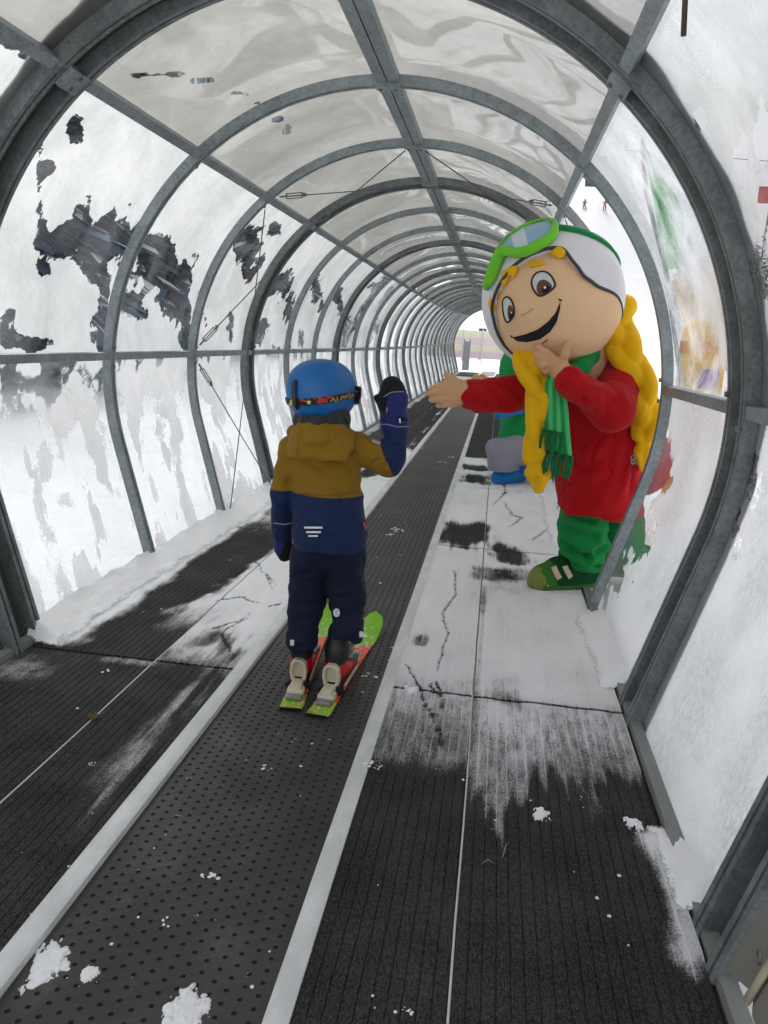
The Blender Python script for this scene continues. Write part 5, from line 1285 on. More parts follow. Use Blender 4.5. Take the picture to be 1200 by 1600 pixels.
for sd, lab in (('L', 'green and orange child ski under the left boot, its tip hidden by the legs'), ('R', 'green and orange child ski under the right boot, its tip showing')):
    tail, t, s, L = SKIS[sd]; R_ = np.stack([s, t, np.array([0, 0, 1.0])], 1)
    o = empty('ski', tuple(tail), lab, 'ski', 'skis worn by the child'); n = 60; V = []; al = []; ac = []
    for i in range(n+1):
        u = i/n; y = u*L; w = .033+.0075*(2*u-1)**2+(.002 if u > .8 else 0)
        if u > .945: w *= math.sqrt(max(0, 1-((u-.945)/.055)**2))+.0
        if u < .03: w *= .93+.07*u/.03
        zc = .075*max(0, (u-.80)/.20)**2+.006*max(0, (.06-u)/.06)**2
        thk = .012*(.6+.4*math.sin(math.pi*min(max(u, .08), .92)))
        for (x, z) in ((-w, zc+.001), (-w, zc+thk*.6), (-w*.88, zc+thk), (w*.88, zc+thk), (w, zc+thk*.6), (w, zc+.001)):
            V.append(tail+s*x+t*y+np.array([0, 0, z+.001])); al.append(u); ac.append(x/.04)
    F = []; fm = []
    for i in range(n):
        for j in range(6): F.append((i*6+j, i*6+(j+1) % 6, (i+1)*6+(j+1) % 6, (i+1)*6+j)); fm.append(0 if j in (1, 2, 3) else 1)
    F.append(tuple(range(6))); fm.append(1)
    mesh_obj('ski_board', V, F, [M['ski'], M['skibase']], o, True, fm, attrs={'along': al, 'across': ac}, recalc=True, auto=35)
    h0 = .205 if sd == 'L' else .215
    def b(x, y, z): return tail+s*x+t*y+np.array([0, 0, z])
    # heel piece: an arched lever housing with a hollow, a waist and a base
    mb = MB()
    ring = []
    arch = [(-.026, .045), (-.030, .075), (-.026, .108), (-.013, .124), (.013, .124), (.026, .108), (.030, .075), (.026, .045)]
    for (yy, f_) in ((h0-.030, 1.0), (h0-.060, 1.0)): ring.append([b(x*f_, yy-(z-.045)*.18, z) for (x, z) in arch])
    inn = [(x*.66, .052+(z-.045)*.80) for (x, z) in arch]
    rin = [[b(x, h0-.060-(z-.045)*.18, z) for (x, z) in inn], [b(x, h0-.040-(z-.045)*.18, z) for (x, z) in inn]]
    A = ring[0]+ring[1]+rin[0]+rin[1]; F = [(0, 1, 2, 3, 4, 5, 6, 7)]
    for i in range(8):
        j = (i+1) % 8; F += [(i, 8+i, 8+j, j), (8+i, 16+i, 16+j, 8+j), (16+i, 24+i, 24+j, 16+j)]
    F.append(tuple(range(31, 23, -1))); mb.add(A, F); hp_ = mb.build('heel_piece', M['binding'], o, smooth=False, auto=30)
    md = hp_.modifiers.new('bevel', 'BEVEL'); md.width = .0025; md.segments = 2; md.limit_method = 'ANGLE'
    mb = MB(); mb.box(b(0, h0-.075, .034), (.040, .075, .036), R_, bev=.007); mb.build('heel_base', M['binding'], o, auto=40)
    mb = MB(); mb.box(b(0, h0-.098, .024), (.058, .045, .024), R_, bev=.006); mb.build('heel_slider', M['binding'], o, auto=40)
    mb = MB(); mb.box(b(0, h0-.130, .018), (.052, .030, .014), R_, bev=.004); mb.build('track_end', plain('snowy_steel', '8E9296', .35, .5), o, auto=40)
    for q in (-1, 1): mb = MB(); mb.box(b(q*.037, h0-.048, .026), (.012, .028, .022), R_, bev=.004); mb.build('brake_arm', M['black_plastic'], o, auto=40)
    mb = MB(); mb.box(b(0, h0+.235, .030), (.056, .070, .032), R_, bev=.008); mb.box(b(0, h0+.205, .052), (.05, .03, .018), R_, bev=.005); mb.build('toe_piece', M['binding'], o, auto=40)
    for q in (-1, 1): mb = MB(); mb.box(b(q*.030, h0+.10, .019), (.008, .17, .014), R_, bev=.003); mb.build('side_rail', M['binding'], o, auto=40)
# ------------------------------------------------------------------ person in a big-headed costume leaning in through the open bay
Ym = 3.80
MAS = empty('person', (1.0, 3.85, 0), 'person in a big-headed girl costume, yellow braids, red jacket, reaching out an open hand', 'costumed person')
def g(px, py, Y=Ym): return aty(px, py, Y)
M['felt_skin'] = fabric('beige_felt', 'DDB88F', .9, .05, 700, .06)
M['glove'] = fabric('beige_glove_cloth', 'CB9E76', .9, .05, 800, .08)
M['red'] = fabric('red_fleece', 'A6030D', .95, .04, 700, .12)
M['green'] = fabric('green_fleece', '0B7A3A', .95, .04, 800, .12)
M['yellow'] = fabric('yellow_fleece', 'E0AC08', .95, .04, 700, .10)
M['white_shell'] = fabric('white_shell_cloth', 'D9D7DA', .7, .1, 900, .03)
M['edge_dark'] = plain('dark_edge_piping', '3A3A3E', .7)
M['lime'] = fabric('lime_foam', '6CC02A', .8, .15, 500, .06)
M['black'] = plain('black_felt', '050506', .8, bump=.05)
HM = g(863, 467); RH = .300
e1, e2 = cast(795, 482, HM, RH)-HM, cast(850, 443, HM, RH)-HM
mf = cast(829, 482, HM, RH)-HM; mf /= np.linalg.norm(mf); ms = e2-e1; ms -= mf*(ms@mf); ms /= np.linalg.norm(ms); mu = np.cross(ms, mf); mu = -mu if mu[2] < 0 else mu
MR = np.stack([ms, mf, mu], 1)
nose_c = cast(806, 487, HM, RH*.97)
def f_mhead(P):
    d = np.linalg.norm(P-HM, axis=1)-RH
    d = smin(d, d_ell(P, HM-mu*.07+mf*.02, (.285, .28, .25), MR), .08)
    return smin(d, d_ell(P, nose_c, (.075, .05, .045), MR), .05)
HDo = solid('head', f_mhead, HM-.40, HM+.40, .009, M['felt_skin'], MAS, 2)
def patch_strip(fn, up, lo, nu, nv, name, mat, parent, off=.003, th=.004, attrs=None, caster=None):
    def res(pl, n):
        pl = np.array(pl, float); L = np.concatenate([[0], np.cumsum(np.linalg.norm(np.diff(pl, axis=0), axis=1))]); t = np.linspace(0, L[-1], n)
        return np.stack([np.interp(t, L, pl[:, 0]), np.interp(t, L, pl[:, 1])], 1)
    U, Lo = res(up, nu), res(lo, nu); V = []; N = []; uu = []
    for i in range(nu):
        for j in range(nv):
            p = U[i]+(Lo[i]-U[i])*j/(nv-1)
            if caster: q = caster(*p); n = q-HM; n /= np.linalg.norm(n)
            else: q, n = march(fn, *p)
            V.append(q+n*off); N.append(n); uu.append(i/(nu-1))
    V = np.array(V); N = np.array(N); F = [(i*nv+j, i*nv+j+1, (i+1)*nv+j+1, (i+1)*nv+j) for i in range(nu-1) for j in range(nv-1)]
    ring = [i*nv for i in range(nu)]+[(nu-1)*nv+j for j in range(1, nv)]+[i*nv+nv-1 for i in range(nu-2, -1, -1)]+[j for j in range(nv-2, 0, -1)]
    k = len(V); V2 = np.concatenate([V, V[ring]-N[ring]*(th+off)]); r = len(ring); F += [(ring[i], k+i, k+(i+1) % r, ring[(i+1) % r]) for i in range(r)]
    at = None if attrs is None else {'u': uu+[uu[q] for q in ring]}
    return mesh_obj(name, V2, F, mat, parent, True, attrs=at, recalc=True, auto=50)
def z2(*pts): return [(740+x/5, 330+y/5) for (x, y) in pts]
def split_outline(pl):
    """outline polygon -> upper and lower polylines between its leftmost and rightmost points"""
    i0 = min(range(len(pl)), key=lambda i: pl[i][0]); i1 = max(range(len(pl)), key=lambda i: pl[i][0]); a = []; i = i0
    while True:
        a.append(pl[i]); 
        if i == i1: break
        i = (i+1) % len(pl)
    b = []; i = i0
    while True:
        b.append(pl[i])
        if i == i1: break
        i = (i-1) % len(pl)
    return a, b
def tube_on(fn, pix, r, name, mat, parent, off=.004, closed=False, npt=5, flat=.7):
    pts = []; pp = list(pix)+([pix[0]] if closed else [])
    for (a, b) in zip(pp[:-1], pp[1:]):
        for i in range(npt): t = i/npt; q, n = march(fn, a[0]*(1-t)+b[0]*t, a[1]*(1-t)+b[1]*t); pts.append(q+n*off)
    if not closed: q, n = march(fn, *pp[-1]); pts.append(q+n*off)
    mb = MB(); mb.tube(pts, r, 6, closed=closed); return mb.build(name, mat, parent, smooth=True)
def smooth_loop(pl, n=3):
    P = np.array(pl, float)
    for _ in range(n): Q = np.roll(P, -1, 0); P = np.stack([.75*P+.25*Q, .25*P+.75*Q], 1).reshape(-1, 2)
    return [tuple(p) for p in P]
EYEW = plain('eye_white', 'C5C9CC', .5, var=.03, bump=.03); IRIS = plain('brown_iris', '5E321C', .5, var=.1, bump=.03); EDGE = plain('dark_red_outline', '2A0E10', .7, bump=0); HL = plain('eye_highlight', 'E8E8EA', .4, bump=0)
for (ow, iw, pw, hw) in ((z2((450, 560), (470, 500), (520, 470), (570, 475), (610, 510), (635, 560), (640, 590), (580, 640), (515, 672), (470, 620)), z2((490, 620), (500, 560), (530, 535), (570, 540), (605, 570), (618, 598), (575, 640), (516, 664)), z2((532, 625), (545, 590), (575, 580), (606, 600), (575, 636), (545, 645)), z2((549, 598), (556, 588), (566, 590), (570, 600), (562, 610), (552, 607))),
                         (z2((228, 720), (240, 680), (265, 668), (295, 690), (315, 740), (320, 800), (300, 840), (262, 875), (238, 820)), z2((268, 790), (272, 750), (285, 730), (304, 745), (317, 795), (310, 826), (285, 852), (272, 830)), z2((280, 815), (285, 785), (303, 778), (315, 800), (308, 825), (288, 845)), z2((294, 790), (299, 782), (305, 790), (300, 800)))):
    lp = smooth_loop(ow, 2); a, b = split_outline(lp); e = patch_strip(f_mhead, a, b, 16, 10, 'eye', EYEW, MAS, .0025)
    tube_on(f_mhead, lp, .0042, 'outline', EDGE, e, .003, True, 1)
    a, b = split_outline(smooth_loop(iw, 2)); patch_strip(f_mhead, a, b, 12, 8, 'iris', IRIS, e, .0045)
    a, b = split_outline(smooth_loop(pw, 2)); patch_strip(f_mhead, a, b, 10, 6, 'pupil', M['black'], e, .0062)
    a, b = split_outline(smooth_loop(hw, 1)); patch_strip(f_mhead, a, b, 6, 4, 'highlight', HL, e, .0078)
mo = patch_strip(f_mhead, z2((305, 985), (400, 963), (500, 925), (580, 865), (640, 795), (678, 705)), z2((305, 985), (340, 1015), (420, 1022), (520, 1000), (600, 940), (650, 865), (676, 760), (678, 705)), 24, 8, 'mouth', M['black'], MAS, .0025)
tube_on(f_mhead, z2((664, 688), (678, 694), (690, 700)), .0035, 'smile_line', M['black'], mo, .002)
tube_on(f_mhead, z2((288, 968), (296, 978), (306, 986)), .0030, 'smile_line', M['black'], mo, .002)
tube_on(f_mhead, z2((535, 1033), (556, 1020), (578, 1002)), .0028, 'chin_line', EDGE, MAS, .001)
tube_on(f_mhead, z2((372, 815), (420, 795), (462, 762)), .0024, 'nose_seam', plain('nose_seam', 'A88A66', .9), MAS, .0006)
patch_strip(f_mhead, z2((430, 400), (480, 390), (556, 408)), z2((440, 442), (490, 438), (560, 420)), 10, 5, 'eyebrow', M['yellow'], MAS, .008, .006)
patch_strip(f_mhead, z2((188, 640), (196, 610), (212, 600)), z2((188, 690), (204, 668), (218, 640)), 8, 5, 'eyebrow', M['yellow'], MAS, .008, .006)
# helmet shell built in polar form about the face axis
RS = .328
edge = [(768, 486), (774, 458), (788, 433), (810, 409), (838, 394), (866, 386), (879, 387), (893, 406), (912, 432), (936, 450), (964, 461)]
left = [(771, 500), (776, 518), (786, 538), (806, 556)]
sam = []
for q in edge+left:
    d = cast(q[0], q[1], HM, RS)-HM; d /= np.linalg.norm(d); th_ = math.acos(np.clip(d@mf, -1, 1)); ph = math.atan2(d@mu, d@ms); sam.append((ph, th_))
sam += [(-1.15, 2.0), (-1.5, 2.35), (-1.9, 2.2)]; sam.sort()
pa = np.array([s_[0] for s_ in sam]); ta = np.array([s_[1] for s_ in sam])
PH = np.linspace(-math.pi, math.pi, 181)[:-1]; TB = np.interp(PH, np.concatenate([pa-2*math.pi, pa, pa+2*math.pi]), np.concatenate([ta, ta, ta]))
for _ in range(4): TB = (np.roll(TB, 1)+2*TB+np.roll(TB, -1))/4
def hdir(ph, th_): return mf*math.cos(th_)+(ms*math.cos(ph)+mu*math.sin(ph))*math.sin(th_)
V = []; nr = 40
for i in range(nr+1):
    for j, ph in enumerate(PH): th_ = math.pi-.02-(math.pi-.02-TB[j])*i/nr; V.append(HM+hdir(ph, th_)*RS)
for j, ph in enumerate(PH): V.append(HM+hdir(ph, TB[j])*(RS-.03))
k = len(PH); F = [(i*k+j, i*k+(j+1) % k, (i+1)*k+(j+1) % k, (i+1)*k+j) for i in range(nr+1) for j in range(k)]; F.append(tuple(range(k)))
HEL = mesh_obj('helmet', V, F, M['white_shell'], MAS, True, recalc=True)
mb = MB(); mb.tube([HM+hdir(ph, TB[j])*(RS-.002) for j, ph in enumerate(PH)], .0075, 8, closed=True); mb.build('edge_piping', M['edge_dark'], HEL, smooth=True)
# goggles pushed up on the helmet
low = [(757, 454), (767, 434), (776, 408), (783, 394), (794, 391), (806, 396), (824, 392), (845, 381), (862, 370), (868, 356)]
top = [(757, 454), (760, 428), (771, 399), (787, 373), (805, 358), (828, 347), (850, 341), (866, 343), (868, 356)]
RG = RS+.020
gc = lambda px, py: cast(px, py, HM, RG)
def lens_mat():
    t = NT('pale_blue_striped_lens'); u = t.attr('u'); w = t.math('ADD', t.math('ABSOLUTE', t.math('SUBTRACT', u, .60)), 0.0); w2 = t.math('ABSOLUTE', t.math('SUBTRACT', u, .40))
    mk = t.math('MAXIMUM', t.math('LESS_THAN', w, .065), t.math('LESS_THAN', w2, .035)); c = t.mix(mk, lin('86AFCB'), lin('C9D2DE')); return t.done(t.bsdf(c, .35, 0, t.bump(t.noise(t.pos(), 300, 2, .5), .05, .001), .5))
gg = patch_strip(None, top, low, 30, 8, 'goggle_lens', lens_mat(), MAS, .0, .02, True, gc)
gg.name = 'goggles'
loop = low+top[::-1][1:-1]; lp = smooth_loop(loop, 2); pts = [cast(p[0], p[1], HM, RG+.008) for p in lp]
rr = [.025 if i < len(lp)*.52 else .007 for i in range(len(lp))]; rr = list(np.convolve(np.tile(rr, 3), np.ones(7)/7, 'same')[len(rr):2*len(rr)])
mb = MB(); mb.tube(pts, rr, 12, closed=True, flat=.9); mb.build('frame', M['lime'], gg, smooth=True)
d0, d1, d2 = (cast(px, py, HM, RS)-HM for (px, py) in ((873, 357), (914, 365), (946, 388))); away = HM-CAM; away /= np.linalg.norm(away); d2 = d2*math.cos(.35)+away*RS*math.sin(.35); nn = np.cross(d1-d0, d2-d1); nn /= np.linalg.norm(nn); cc = HM+nn*(nn@d1); u0 = d0-nn*(nn@d0); r0 = np.linalg.norm(u0); u0 /= r0; u1 = np.cross(nn, u0)
V = []; nb = 60
for i in range(nb+1):
    a = -.05+4.3*i/nb
    for (w, o_) in ((-.030, .002), (-.026, .012), (.026, .012), (.030, .002)):
        p = cc+r0*(math.cos(a)*u0+math.sin(a)*u1)+nn*w; d = p-HM; d /= np.linalg.norm(d); V.append(HM+d*(RS+o_))
mesh_obj('goggle_strap', V, [(i*4+j, i*4+j+1, (i+1)*4+j+1, (i+1)*4+j) for i in range(nb) for j in range(3)], M['green'], gg, True, recalc=True)
# hair tufts
for pts_ in ([(866, 395), (873, 391), (879, 396), (872, 397), (874, 400)], [(787, 441), (790, 429), (798, 424), (804, 418), (802, 430)], [(770, 466), (769, 474), (770, 482)]):
    C_ = [march(f_mhead, *p)[0]+mf*.012 for p in pts_]
    C_ = [cast(p[0], p[1], HM, RH+.016) for p in pts_]
    fn = lambda P, C_=C_: d_chain(P, C_, [.015, .017, .016, .014, .010][:len(C_)], .012)
    A = np.array(C_); solid('hair_tuft', fn, A.min(0)-.05, A.max(0)+.05, .005, M['yellow'], MAS, 1)
# neck
nk0, nk1 = g(905, 535, 3.86), g(918, 590, 3.90)
solid('neck', lambda P: d_cap(P, nk0, nk1, .15, .13), np.minimum(nk0, nk1)-.2, np.maximum(nk0, nk1)+.2, .009, M['felt_skin'], MAS, 2, dict(amp=.008, freq=(7, 7, 12), seed=30))
# --- jacket
def mrange(A, m_): A = np.array(A); return A.min(0)-m_, A.max(0)+m_
T0, T1, T2, T3, T4 = g(926, 578, 3.93), g(935, 630, 3.95), g(938, 690, 3.96), g(938, 745, 3.96), g(938, 800, 3.96)
shR, elR, wrR = g(972, 590, 3.86), g(952, 638, 3.62), g(890, 596, 3.46)
shL, mdL, wrL = g(868, 604, 3.86), g(795, 618, 3.70), g(738, 618, 3.60)
zj = g(938, 803, 3.96)[2]
SM = np.array([1, 1.12, 1])
def f_mj(P):
    d = d_chain(P, [T0, T1, T2, T3, T4, T4-(0, 0, .08)], [.150, .205, .218, .210, .200, .195], .05, SM)
    d = smax(d, zj-P[:, 2]+.006*np.sin(P[:, 0]*25), .02)
    d = smin(d, d_ell(P, g(1008, 722, 4.12), (.15, .14, .19)), .06)
    r = d_chain(P, [shR, elR+(0.01, 0, .01), elR, wrR], [.125, .098, .092, .072], .03)
    l = d_chain(P, [shL, mdL, wrL], [.10, .085, .080], .03)
    l = smin(l, d_cap(P, wrL+(.012, 0, 0), wrL, .084, .080), .01)
    return smin(smin(d, r, .022), l, .03)
def mj_fold(v, n):
    d = np.zeros(len(v))
    for (a, b, w, am) in (((960, 590, 3.75), (930, 640, 3.6), .02, .02), ((985, 600, 3.75), (945, 625, 3.6), .018, .014), ((905, 655, 3.72), (990, 650, 3.72), .025, .02), ((920, 612, 3.5), (935, 648, 3.5), .016, .012), ((905, 605, 3.45), (915, 635, 3.45), .014, .010), ((945, 600, 3.6), (965, 630, 3.6), .016, .012),
                         ((772, 594, 3.6), (792, 612, 3.6), .012, .010), ((750, 625, 3.55), (775, 640, 3.56), .012, .008), ((800, 600, 3.62), (828, 636, 3.62), .016, .012), ((786, 640, 3.6), (812, 618, 3.6), .014, .008), ((895, 690, 3.72), (960, 740, 3.72), .022, .012), ((990, 670, 3.76), (960, 790, 3.74), .024, .012), ((890, 750, 3.74), (930, 800, 3.74), .02, .010), ((930, 670, 3.72), (925, 800, 3.73), .018, .010), ((1000, 700, 3.8), (985, 780, 3.8), .02, .010)):
        a, b = g(*a), g(*b); ab = b-a; t = np.clip(((v-a)@ab)/(ab@ab), 0, 1); q = np.linalg.norm(v-a-t[:, None]*ab, axis=1)
        d += am*1.9*(-np.exp(-(q/w)**2)+.25*np.exp(-((q-2*w)/w)**2))*np.sin(np.pi*np.clip(t, .08, .92))
    return v+n*d[:, None]
lo, hi = mrange([T0, T1, T2, T3, T4, shR, elR, wrR, shL, mdL, wrL], .27)
hi = hi+np.array([.12, .1, 0])
MJ = solid('jacket', f_mj, lo, hi, .0088, M['red'], MAS, 2, dict(amp=.020, freq=(5, 5, 8), seed=33), mj_fold)
# embroidered flower on the jacket
q0, n0 = march(f_mj, 990, 716); a = np.cross(n0, (0, 0, 1.0)); a /= np.linalg.norm(a); b = np.cross(a, n0)
mb = MB()
for kk in range(5):
    t0 = kk*2*math.pi/5+.3; pts = []
    for i in range(9): t = i/8*2*math.pi; rr_ = .030*(.5-.5*math.cos(t)); ww = .012*math.sin(t); pts.append(q0+n0*.012+(a*math.cos(t0)+b*math.sin(t0))*rr_+(-a*math.sin(t0)+b*math.cos(t0))*ww)
    mb.tube(pts, .0022, 5)
mb.build('flower_print', plain('silver_flower_print', 'A9A4A6', .5), MJ, smooth=True)
mb = MB(); mb.tube([q0+n0*.011-b*.03, q0+n0*.011-b*.06+a*.01, q0+n0*.010-b*.095-a*.012, q0+n0*.010-b*.11+a*.01], .003, 5); mb.build('stem_print', plain('dark_red_print', '4A060A', .8), MJ, smooth=True)
# --- trousers and shoes
lA = [g(912, 790, 3.96), g(910, 828, 3.93), g(911, 856, 3.93), g(914, 884, 3.96)]
lB = [g(968, 790, 4.04), g(974, 830, 4.04), g(978, 870, 4.06), g(981, 890, 4.08)]
def f_mt(P):
    a_ = d_chain(P, lA, [.118, .116, .114, .098], .03); b_ = d_chain(P, lB, [.12, .105, .10, .095], .03)
    d = smin(a_, b_, .02); d = smin(d, d_ell(P, g(938, 770, 3.98), (.17, .13, .12)), .04)
    return smax(d, .105-P[:, 2], .02)
def mt_fold(v, n):
    d = np.zeros(len(v))
    for (a, b, w, am) in (((873, 822, 3.85), (930, 838, 3.82), .018, .016), ((872, 848, 3.85), (915, 868, 3.82), .016, .020), ((915, 868, 3.82), (945, 855, 3.85), .014, .014), ((876, 872, 3.88), (935, 886, 3.86), .014, .014), ((940, 815, 3.95), (985, 820, 3.98), .016, .012), ((945, 848, 3.96), (985, 852, 3.9), .016, .014), ((890, 805, 3.84), (925, 812, 3.83), .015, .008)):
        a, b = g(*a), g(*b); ab = b-a; t = np.clip(((v-a)@ab)/(ab@ab), 0, 1); q = np.linalg.norm((v-a-t[:, None]*ab)*np.array([1, .5, 1]), axis=1)
        d += am*1.5*(-np.exp(-(q/w)**2)+.6*np.exp(-((q-2*w)/w)**2))
    return v+n*d[:, None]
lo, hi = mrange(lA+lB, .2); lo[2] = .03
solid('trousers', f_mt, lo, hi, .008, M['green'], MAS, 2, dict(amp=.010, freq=(6, 6, 11), seed=38), mt_fold)
def shoe_mat():
    t = NT('green_shoe_felt'); p = t.obj(); sx = t.n('ShaderNodeSeparateXYZ'); t.set(sx.inputs[0], p); n = t.noise(p, 14, 5, .65)
    toe = t.attr('toe'); c = t.mix(t.step(t.math('ADD', toe, t.math('MULTIPLY', t.math('SUBTRACT', n, .5), .5)), .50, .58), lin('0A4022'), lin('3B6B2A'))
    c = t.mix(t.math('MULTIPLY', t.step(t.math('ADD', toe, t.math('MULTIPLY', t.math('SUBTRACT', n, .5), .6)), .82, .95), .8), c, lin('80864A'))
    sn = t.step(t.noise(p, 40, 5, .7), .62, .68); c = t.mix(t.math('MULTIPLY', sn, t.step(toe, .45, .8)), c, (.8, .82, .84, 1)); return t.done(t.bsdf(c, .9, 0, t.bump(t.noise(p, 200, 4, .6), .4, .003), .2))
M['shoe'] = shoe_mat()
def costume_shoe(toe, heel, parent, straps=True, mats=None, sc_=1.0):
    toe, heel = np.array([toe[0], toe[1], 0.]), np.array([heel[0], heel[1], 0.]); t = heel-toe; L = np.linalg.norm(t); t /= L; s = np.array([t[1], -t[0], 0])
    def b(x, y, z): return toe+s*x+t*y+np.array([0, 0, z])
    def fn(P):
        d = d_chain(P, [b(0, .075, .055), b(0, .16, .075), b(0, .26, .088), b(0, L-.08, .075)], [.072, .080, .082, .072], .03, np.array([1, 1, 1.0]))
        d = smin(d, d_chain(P, [b(0, .06, .035), b(0, L*.5, .038), b(0, L-.06, .035)], [.076, .084, .074], .02), .015)
        return smax(d, .004-P[:, 2], .01)
    lo, hi = mrange([b(0, 0, 0), b(0, L, .1)], .12); lo[2] = -.02
    v, f = implicit(fn, lo, hi, .007); v = relax(v, f, 2); v = wrinkle(v, f, .004, (12, 12, 12), 41)
    q = (v-toe)@t; toev = np.clip(1.05-q/L*2.3, 0, 1); toev = np.maximum(toev, .62*(1-ss(v[:, 2], .030, .045)))
    o = mesh_obj('shoe', v, f, mats or M['shoe'], parent, True, attrs={'toe': toev}, recalc=True)
    if straps:
        for pix in ([(865, 886), (869, 895), (874, 904)], [(882, 885), (886, 893), (891, 902)]): strip_on(fn, pix, .027, 'strap', fabric('beige_strap', 'C2B294', .9), o, .007, .003)
    return o
p_t, p_h = atz(829, 920), atz(945, 915); costume_shoe(p_t, p_h+(.0, .03, 0), MAS)
costume_shoe(atz(905, 905)+(.10, .12, 0), atz(905, 905)+(.44, .22, 0), MAS)
# --- gloved hands: palm, four unequal fingers, thumb
def hand(name, palm, fingers, thumb, wrist, parent, pr, fr, h=.0042, seed=50):
    def fn(P):
        d = None
        for (a, b, r) in palm: e = d_cap(P, a, b, r); d = e if d is None else smin(d, e, .02)
        d = smin(d, d_cap(P, wrist[0], wrist[1], wrist[2], wrist[3]), .025)
        F_ = None
        for (pts, rs) in fingers: e = d_chain(P, pts, rs, .006); F_ = e if F_ is None else smin(F_, e, .001)
        d = smin(d, F_, .008)
        return smin(d, d_chain(P, thumb[0], thumb[1], .008), .016)
    A = [q for (pts, rs) in fingers for q in pts]+list(thumb[0])+[q for (a, b, r) in palm for q in (a, b)]+[wrist[0], wrist[1]]
    lo, hi = mrange(A, .075); return solid(name, fn, lo, hi, h, M['glove'], parent, 1, dict(amp=.0030, freq=(14, 14, 14), seed=seed))
Yh = 3.58
palm = [(g(711, 607, Yh), g(722, 609, Yh+.02), .040), (g(709, 618, Yh), g(722, 617, Yh+.02), .040), (g(709, 626, Yh), g(718, 622, Yh+.02), .034)]
fing = [([g(706, 603, Yh-.01), g(690, 603, Yh-.02), g(675, 606, Yh-.01)], [.0195, .0185, .0150]), ([g(705, 612, Yh-.02), g(688, 613, Yh-.04), g(670, 615, Yh-.03)], [.0195, .0185, .0150]),
        ([g(705, 621, Yh-.02), g(690, 623, Yh-.04), g(674, 625, Yh-.03)], [.019, .018, .0145]), ([g(706, 629, Yh-.01), g(696, 633, Yh-.03), g(684, 634, Yh-.02)], [.015, .0135, .011])]
hand('hand', palm, fing, ([g(715, 603, Yh+.0), g(706, 592, Yh-.015), g(698, 586, Yh-.02)], [.028, .020, .0165]), (g(724, 614, Yh+.02), g(745, 617, 3.61), .056, .058), MAS, 0, 0)
qc, nc_ = march(f_mhead, 862, 556); Yq = float(qc[1])-.035
palm = [(g(868, 568, Yq-.01), g(876, 578, Yq), .036), (g(862, 573, Yq), g(872, 583, Yq), .032)]
fing = [([g(866, 562, Yq-.02), g(854, 551, Yq-.04), g(841, 543, Yq-.02)], [.0200, .0190, .016]), ([g(860, 566, Yq-.02), g(848, 559, Yq-.05), g(837, 554, Yq-.02)], [.0195, .0185, .0155]),
        ([g(858, 574, Yq-.02), g(848, 570, Yq-.05), g(840, 564, Yq-.02)], [.019, .018, .015]), ([g(860, 581, Yq-.01), g(852, 580, Yq-.04), g(846, 574, Yq-.02)], [.015, .0135, .0115])]
hand('hand', palm, fing, ([g(877, 569, Yq-.01), g(883, 554, Yq-.04), g(886, 539, Yq-.04)], [.024, .019, .0165]), (g(874, 578, Yq), g(892, 596, 3.46), .046, .054), MAS, 0, 0, seed=52)
# --- braids
def braid(pix, r, tuft, seed):
    C_ = np.array([g(*p) for p in pix]); L = np.concatenate([[0], np.cumsum(np.linalg.norm(np.diff(C_, axis=0), axis=1))]); n = int(L[-1]/.016)
    t = np.linspace(0, L[-1], n); path = np.stack([np.interp(t, L, C_[:, i]) for i in range(3)], 1); 
    for _ in range(12): path[1:-1] = (path[:-2]+2*path[1:-1]+path[2:])/4
    u = t/L[-1]; tw = 2*math.pi*L[-1]/.60
    strands = []
    for kk in range(3):
        ph = tw*u+kk*2*math.pi/3; R_ = r(u); o = np.stack([np.sin(ph)*R_*.55, np.sin(2*ph)*R_*.34, 0*u], 1); strands.append((path+o, R_*.60))
    tip = path[-1]; tend = g(*tuft)
    def fn(P):
        d = None
        for (pts, R_) in strands:
            e = None
            for i in range(0, len(pts)-1): q = d_cap(P, pts[i], pts[i+1], R_[i], R_[i+1]); e = q if e is None else np.minimum(e, q)
            d = e if d is None else smin(d, e, .0015)
        for kk in range(5):
            off = np.array([math.cos(kk*1.26)*.030, math.sin(kk*1.26)*.02, 0]); d = smin(d, d_chain(P, [tip+(0, 0, .01), tip+(tend-tip)*.45+off*1.25, tend+off*.35], [.030, .027, .010], .01), .006)
        return d
    lo, hi = mrange(list(path)+[tend], .10); return solid('braid', fn, lo, hi, .0062, M['yellow'], MAS, 1, dict(amp=.004, freq=(16, 16, 6), seed=seed))
braid([(962, 478, 3.84), (958, 505, 3.80), (972, 540, 3.76), (992, 580, 3.74), (1006, 615, 3.74), (1012, 650, 3.76), (1010, 680, 3.78)], lambda u: .088-.026*u, (1006, 735, 3.80), 60)
braid([(826, 560, 3.62), (834, 585, 3.58), (846, 615, 3.55), (846, 645, 3.54), (840, 675, 3.54), (838, 700, 3.54), (837, 718, 3.54)], lambda u: .072-.018*u, (842, 768, 3.56), 61)
